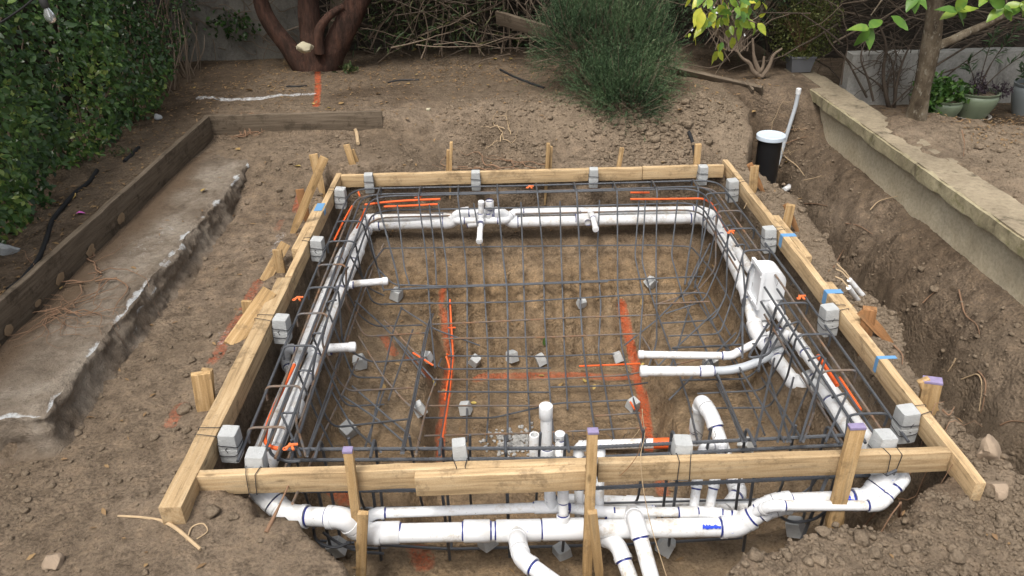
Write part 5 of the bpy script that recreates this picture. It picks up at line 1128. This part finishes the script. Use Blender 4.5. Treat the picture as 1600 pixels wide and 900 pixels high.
# dry vines and reeds
def rcurve(p, d, L, n=8, curl=.25, grav=0):
    p = np.array(p, float); d = unit(d); pts = [p]
    for i in range(n):
        d = unit(d+np.array([random.gauss(0, curl), random.gauss(0, curl*.5), random.gauss(0, curl)-grav])); p = p+d*L/n; pts.append(p)
    return pts
v1 = thing('dry_vine_thicket', 'tangle of long dry vines and reeds against the dark fence left of the bush', 'vine', (0, 7.8, .3)); mb = MB(); mb2 = MB()
for k in range(130):
    p = (random.uniform(-1.5, 1.0), random.uniform(7.45, 8.2), random.uniform(.28, .95)); a = random.choice([random.gauss(0, .35), random.gauss(math.pi, .35), random.uniform(0, 3)])
    (mb if k % 3 else mb2).tube(rcurve(p, (math.cos(a), random.uniform(-.15, .15), math.sin(a)*.6+.1), random.uniform(.5, 1.5), 9, .16), [random.uniform(.004, .010), .002], 5)
for k in range(60):
    p = (random.uniform(-1.5, 1.6), random.uniform(7.6, 8.2), .25); (mb if k % 2 else mb2).tube(rcurve(p, (random.gauss(0, .3), 0, 1), random.uniform(.7, 1.6), 8, .10), [.007, .004], 5)
mb.build('stems', 'twig', v1, angle=80); mb2.build('dark_stems', 'dark_twig', v1, angle=80)
n = 900; c = np.stack([RNG.choice([-.9, -.55, -.2, -1.2], n)+RNG.normal(0, .2, n), RNG.uniform(7.5, 8.0, n), RNG.uniform(.35, 1.0, n)], 1)
Vc, Fc = blades(c, rnd_unit(n)+np.array([0, -.4, .2]), rnd_unit(n, 1), RNG.uniform(.06, .14, n), RNG.uniform(.010, .016, n), .1, .25); fast_mesh('leaves', Vc, Fc, 'reed_leaf', v1, rnd=np.repeat(RNG.random(n), 8))
leaf_shrub(v1, (.1, 8.0, 1.55), (2.0, .6, .75), 3600, .11, 'reed_leaf', .3, .2, .4, 'shading_leaves')  # leaf mass added above the view to block sky light from the fence
v2 = thing('dead_branch_tangle', 'mass of dark dead branches above the grey concrete wall', 'branches', (4, 7.2, .4)); mb = MB(); mb2 = MB()
for k in range(300):
    p = (random.uniform(2.4, 5.6), random.uniform(6.68, 7.9), random.uniform(.40, 1.25)); a = random.gauss(0, .45)+random.choice([0, math.pi])
    (mb if k % 4 else mb2).tube(rcurve(p, (math.cos(a), random.uniform(-.2, .2), math.sin(a)), random.uniform(.5, 1.6), 8, .2), [random.uniform(.004, .011), .002], 5)
mb.build('branches', 'dark_twig', v2, angle=80); mb2.build('pale_branches', 'twig', v2, angle=80)
leaf_shrub(v2, (4.2, 7.5, 1.75), (2.4, .7, .70), 4200, .11, 'reed_leaf', .3, .2, .4, 'shading_leaves'); leaf_shrub(v2, (2.2, 7.8, 1.5), (1.0, .5, .8), 2000, .11, 'reed_leaf', .3, .1, .4, 'shading_leaves')  # unseen leaf masses, added overhead to darken the branches and back corner
v3 = thing('bare_vine', 'leafless vine with several stems climbing the grey concrete wall', 'vine', (3.3, 6.3, .05)); mb = MB()
for px, r in [([(1390, 175), (1384, 150), (1378, 110), (1390, 70), (1372, 30)], .020), ([(1394, 175), (1398, 140), (1408, 110), (1420, 78), (1440, 40)], .014), ([(1362, 158), (1356, 120), (1345, 90), (1352, 60)], .011), ([(1352, 152), (1335, 120), (1322, 95), (1300, 72), (1290, 50)], .010), ([(1315, 132), (1318, 100), (1328, 75), (1320, 40)], .008), ([(1388, 150), (1370, 130), (1340, 110), (1310, 80)], .009), ([(1390, 165), (1410, 150), (1440, 120), (1480, 90), (1530, 60)], .008), ([(1395, 160), (1400, 120), (1395, 90), (1365, 60)], .010), ([(1385, 165), (1388, 120), (1400, 90), (1392, 50)], .009), ([(1460, 120), (1500, 105), (1530, 92)], .007), ([(1445, 150), (1490, 110), (1560, 60)], .009), ([(1450, 110), (1500, 80), (1560, 45)], .010), ([(1330, 110), (1360, 100), (1400, 80)], .006)]:
    mb.tube([Y(u+random.uniform(-3, 3), v, 6.40+random.uniform(-.05, .03)) for u, v in px], [r, r*.45], 7, fillet=.12)
for k in range(60): mb.tube(rcurve(Y(random.gauss(1385, 24), random.uniform(75, 165), 6.42), (random.gauss(0, .5), -.05, random.gauss(.9, .5)), random.uniform(.15, .4), 8, .4), [.004, .0015], 4)
mb.build('stems', 'dark_twig', v3, angle=80)
v4 = thing('creeper', 'thin creeper with a few leaves on the grey concrete panel', 'vine', (-2.5, 7.9, .3)); mb = MB()
for k in range(26): mb.tube(rcurve((random.uniform(-2.95, -2.0), 7.93+random.uniform(-.03, .02), random.uniform(.3, .8)), (random.gauss(0, 1), 0, random.gauss(.2, .6)), random.uniform(.3, .8), 8, .4), [.005, .002], 5)
mb.build('stems', 'twig', v4, angle=80); leaf_shrub(v4, (-2.55, 7.88, .55), (.28, .06, .16), 160, .05, 'hedge_leaf', .6, .3)

# ------------------------------------------------------------ hoses, stones, roots, leaves and other loose bits
def gpts(px, off): return [ground(u, v)+np.array([0, 0, off]) for u, v in px]
for px, r, lab in [([(152, 268), (140, 287), (118, 302), (82, 345), (72, 380), (64, 400), (58, 412), (35, 440), (14, 455)], .013, 'long black irrigation hose beside the hedge'), ([(217, 232), (205, 245), (195, 254)], .013, 'short black hose end poking from the soil beyond the long hose'),
        ([(606, 130), (625, 126), (655, 126)], .009, 'short black tube lying right of the orange stripe at the back'), ([(448, 136), (462, 136), (480, 135)], .008, 'thin black tube above the white chalk line'), ([(782, 110), (800, 120), (820, 128), (850, 139)], .011, 'black hose running toward the rosemary bush'), ([(1076, 208), (1083, 225), (1086, 248), (1087, 262)], .014, 'bent black hose behind the right end of the back form')]:
    mb = MB(); mb.tube(gpts(px, r*.6), r, 9, fillet=.08); one('irrigation_hose', mb, 'rubber_hose', lab, 'hose')
def rock(px, r, lab, mat='stone', seed=1, sq=(1, 1, .8), p=None, IV=(IV3, IF3)):
    p = ground(*px) if p is None else p
    v = lump(r, seed, IV[0], sq, .5); v = v + .04*r*np.stack([vn(v[:, 1]*60, v[:, 2]*60, 3), vn(v[:, 0]*60, v[:, 2]*60, 4), vn(v[:, 0]*60, v[:, 1]*60, 5)], 1)
    mb = MB(); mb.add(v+p+np.array([0, 0, r*.3]), IV[1].tolist()); one('stone', mb, mat, lab, 'stone', angle=30)
rock((1545, 712), .058, 'large tan stone beside the near end of the right form', seed=31, sq=(.85, 1, 1.1)); rock((1552, 770), .05, 'dusty stone half buried below the large tan stone', seed=33); rock((85, 886), .038, 'angular tan stone at the lower left corner', 'stone', seed=35)
rock((12, 396), .06, 'pale round stone at the foot of the hedge', 'dobie', seed=37); rock((0, 0), .085, 'pale yellowish stone wedged between the red barked trunks', 'pale_stone', seed=39, p=Y(477, 77, 7.18), sq=(1.1, .7, .7))
rock((246, 185), .035, 'small grey stone at the hedge end', 'dobie', seed=41); rock((552, 214), .0, 'x', seed=1) if False else None
rock((670, 172), .02, 'small pale stone on the back slope', 'pale_stone', seed=43); rock((1225, 290), .02, 'small stone by the canister', seed=45)
RG = 'thin roots sticking out of the cut soil'
for px, off in [([(1500, 600), (1527, 590), (1533, 610), (1527, 650)], .03), ([(1527, 585), (1540, 600), (1534, 640), (1530, 652)], .02), ([(1496, 460), (1505, 500), (1525, 515), (1528, 530)], .03), ([(1560, 672), (1575, 665), (1600, 667)], .03), ([(1490, 570), (1485, 580), (1478, 590)], .04),
                ([(1320, 355), (1340, 358), (1362, 372)], .03), ([(1358, 336), (1370, 322), (1400, 315)], .04), ([(1256, 322), (1275, 322), (1292, 326)], .02), ([(1220, 216), (1235, 211), (1258, 211)], .05), ([(1225, 232), (1240, 226), (1260, 220)], .04), ([(1225, 250), (1245, 265), (1256, 280)], .03), ([(1255, 289), (1270, 286), (1282, 282)], .04), ([(1300, 430), (1310, 410), (1316, 400)], .05), ([(1305, 425), (1320, 440), (1328, 452)], .05), ([(1395, 545), (1410, 560), (1408, 575)], .02), ([(1440, 480), (1450, 470), (1462, 460)], .03), ([(1500, 215), (1504, 235), (1502, 256)], .05), ([(1470, 650), (1480, 660), (1488, 645)], .03)]:
    mb = MB(); pts = gpts(px, off); mb.tube(pts, [.0045, .0022], 6, fillet=.05); one('thin_root', mb, random.choice(['straw', 'root', 'root']), 'thin pale root sticking out of the dug soil', 'root', RG)
def curls(px0, px1, n, r, mat, lab, name, off=.012, L=.35):
    mb = MB()
    for k in range(n):
        p = ground(random.uniform(px0[0], px1[0]), random.uniform(px0[1], px1[1])); a = random.uniform(0, 6.28); pts = [p]
        for j in range(9): a += random.gauss(0, .5); q = pts[-1]+np.array([math.cos(a), math.sin(a), 0])*L/9; pts.append(q)
        pts = [np.array((q[0], q[1], float(surf(q[0], q[1]))+off+random.uniform(0, off))) for q in pts]; rr = r*random.uniform(.6, 1.4); mb.tube(pts, [rr, rr*.25], 5)
    one(name, mb, mat, lab, 'roots', angle=80)
curls((70, 480), (120, 505), 22, .0026, 'root', 'tangled heap of reddish roots at the near end of the old footing', 'root_tangle'); curls((120, 430), (190, 450), 9, .004, 'root', 'few curling roots in the middle of the old footing', 'root_tangle', L=.5)
curls((375, 205), (395, 215), 12, .006, 'root', 'small root clump at the far end of the old footing', 'root_tangle', L=.2); curls((735, 265), (860, 266), 8, .006, 'root', 'dark dead twigs behind the middle of the back form', 'dead_twigs', L=.45)
curls((785, 205), (800, 215), 6, .004, 'straw', 'pale dry stems on the bank behind the valve cluster', 'dead_twigs', L=.2); curls((1385, 800), (1400, 815), 5, .004, 'root', 'brown twigs over the right pipe elbows', 'dead_twigs', off=.05, L=.3)
curls((1196, 240), (1212, 255), 5, .003, 'straw', 'dry stems in front of the black canister', 'dead_twigs', off=.04, L=.25)
def stick(px, r, mat, lab, off=.006, name='dry_stick', pts=None, cat='stick', fl=.08):
    mb = MB(); mb.tube(pts or gpts(px, off), r, 7, fillet=fl); one(name, mb, mat, lab, cat)
stick([(185, 808), (225, 810), (258, 816), (280, 830), (300, 848), (314, 860)], [.004, .007, .006], 'straw', 'long bent straw coloured stem on the soil in the lower left'); stick([(292, 846), (300, 824), (318, 818), (328, 832), (308, 844)], [.003, .002], 'straw', 'curled tendril beside the long bent stem')
stick(None, [.008, .003], 'root', 'reddish stick leaning on the left end of the front form', pts=[ground(416, 832), P(432, 800, -.06), P(451, 758, -.06)]); stick([(555, 205), (558, 212), (560, 228)], .014, 'straw', 'broken pale wood piece standing behind the leaning pair of stakes', .02)
stick(None, [.006, .002], 'straw', 'pale wood splinter hanging from the far end of the right form', pts=[P(1174, 302, -.02), P(1169, 314, -.06), P(1162, 326, -.10)]); stick(None, .0016, 'straw', 'thin string hanging over the front form', name='string', cat='string', pts=[Y(1003, 640, 2.9), Y(1008, 680, 2.3), Y(1000, 712, 2.09), Y(1004, 760, 2.07), Y(1016, 820, 2.04), Y(1042, 902, 1.9)])
stick(None, .0014, 'brown_wire', 'thin brown wire loop on the front form right of the middle stake', name='wire', cat='wire', pts=[Y(968, 744, 2.095), Y(985, 728, 2.095), Y(998, 708, 2.10), Y(1001, 690, 2.3)])
stick([(985, 690), (1002, 670), (1004, 640)], .002, 'straw', 'dry stem on the footwell floor by the right orange stripe')
LG = 'fallen leaves lying on the soil'
lf = [(345, 157), (470, 77), (510, 170), (488, 163), (537, 162), (633, 187), (588, 148), (650, 118), (651, 78), (796, 95), (770, 93), (748, 106), (376, 236), (470, 262), (560, 262), (640, 133), (765, 135), (322, 297), (95, 455), (270, 260), (205, 330), (930, 603), (850, 590), (915, 600), (1007, 570), (690, 612), (680, 605), (600, 612), (590, 640), (873, 606), (745, 632), (645, 640), (1066, 173), (1003, 480), (640, 688), (110, 315), (93, 320), (1180, 175), (1040, 255), (1225, 255), (420, 137), (395, 142), (305, 140), (1010, 140)]
for k, (u, v) in enumerate(lf):
    p = ground(u, v)+np.array([0, 0, .012]); L = random.uniform(.040, .068)*(1.0 if v < 400 else .75)
    Vc, Fc = leaves_hi(p[None], rnd_unit(1)*np.array([1, 1, .2]), np.array([[0, 0, 1.]])+.35*rnd_unit(1), np.array([L]), np.array([L*.55]), .2, -.2)
    o = fast_mesh('fallen_leaf', Vc, Fc, 'dry_leaf', rnd=np.full(27, random.uniform(.45, 1)), org=p, smooth=True); tag(o, 'dry yellow brown leaf lying on the bare soil', 'leaf', LG)
p = ground(850, 547)+np.array([0, 0, .03]); Vc, Fc = blades(p[None], np.array([[.1, 0, 1.]]), np.array([[0, -1., .2]]), np.array([.07]), np.array([.028]), .1, .1); tag(fast_mesh('fallen_leaf', Vc, Fc, 'hedge_leaf', rnd=np.full(8, .75), org=p), 'single fresh green leaf on a spacer at the slope foot', 'leaf')
p = ground(119, 337)+np.array([0, 0, .012]); Vc, Fc = blades(p[None], np.array([[1., .3, .1]]), np.array([[0, 0, 1.]]), np.array([.05]), np.array([.03])); o = fast_mesh('fallen_petal', Vc, Fc, 'dry_leaf', org=p); o.data.materials[0] = MATS['petal']; tag(o, 'magenta petal lying between the hedge and the edging board', 'petal')
# weeds
for u, v, n, L, lab in [(1030, 160, 60, .05, 'small weedy plant at the right foot of the rosemary bush'), (335, 62, 60, .06, 'few green creeper leaves at the hedge end'), (545, 115, 50, .07, 'sparse grass tuft right of the red barked tree'), (810, 75, 60, .08, 'sparse grass tuft in front of the leaning plank'), (190, 245, 25, .05, 'tiny weed in front of the hedge')]:
    p = ground(u, v); mm = n; c = p+RNG.normal(0, .035, (mm, 3))*np.array([1, 1, .3])+np.array([0, 0, .03]); Vc, Fc = blades(c, rnd_unit(mm, 1.0), rnd_unit(mm), RNG.uniform(.5, 1.2, mm)*L, np.full(mm, L*.28)); tag(fast_mesh('weed', Vc, Fc, 'reed_leaf', rnd=np.repeat(RNG.uniform(.3, .9, mm), 8), org=p), lab, 'weed')
# string light
yb_ = 3.6; sl_ = thing('string_light', 'clear bulb hanging from a black cord in front of the hedge', 'lamp', Y(72, 20, yb_))
mb = MB(); mb.tube([(-2.75, 3.45, 1.10), Y(0, 36, yb_), Y(22, 22, yb_), Y(44, 6, yb_), Y(66, -14, yb_), Y(150, -90, yb_), Y(400, -190, 3.4), Y(700, -260, 3.0)], .0045, 8, fillet=.1); mb.tube([Y(66, -14, yb_), Y(67, 0, yb_)], .004, 8); mb.build('cord', 'rubber_hose', sl_)
p = Y(71, 10, yb_); mb = MB(); mb.lathe(p, [(0, .058), (.010, .056), (.014, .045), (.017, .040), (.0175, .0), (.014, -.006), (0, -.006)], 18, axis=(-.12, 0, 1)); mb.build('socket', 'socket', sl_)
mb = MB(); mb.lathe(p+np.array([.002, 0, -.006]), [(.011, 0), (.014, -.008), (.0215, -.026), (.0235, -.040), (.020, -.054), (.010, -.064), (0, -.066)], 20, axis=(-.12, 0, 1)); bo = mb.build('bulb', 'bulb_glass', sl_)
mb = MB(); mb.tube([p+np.array([.003, 0, -.008]), p+np.array([.004, 0, -.045])], .0035, 6); fi = mb.build('filament', 'skimmer_white', sl_)
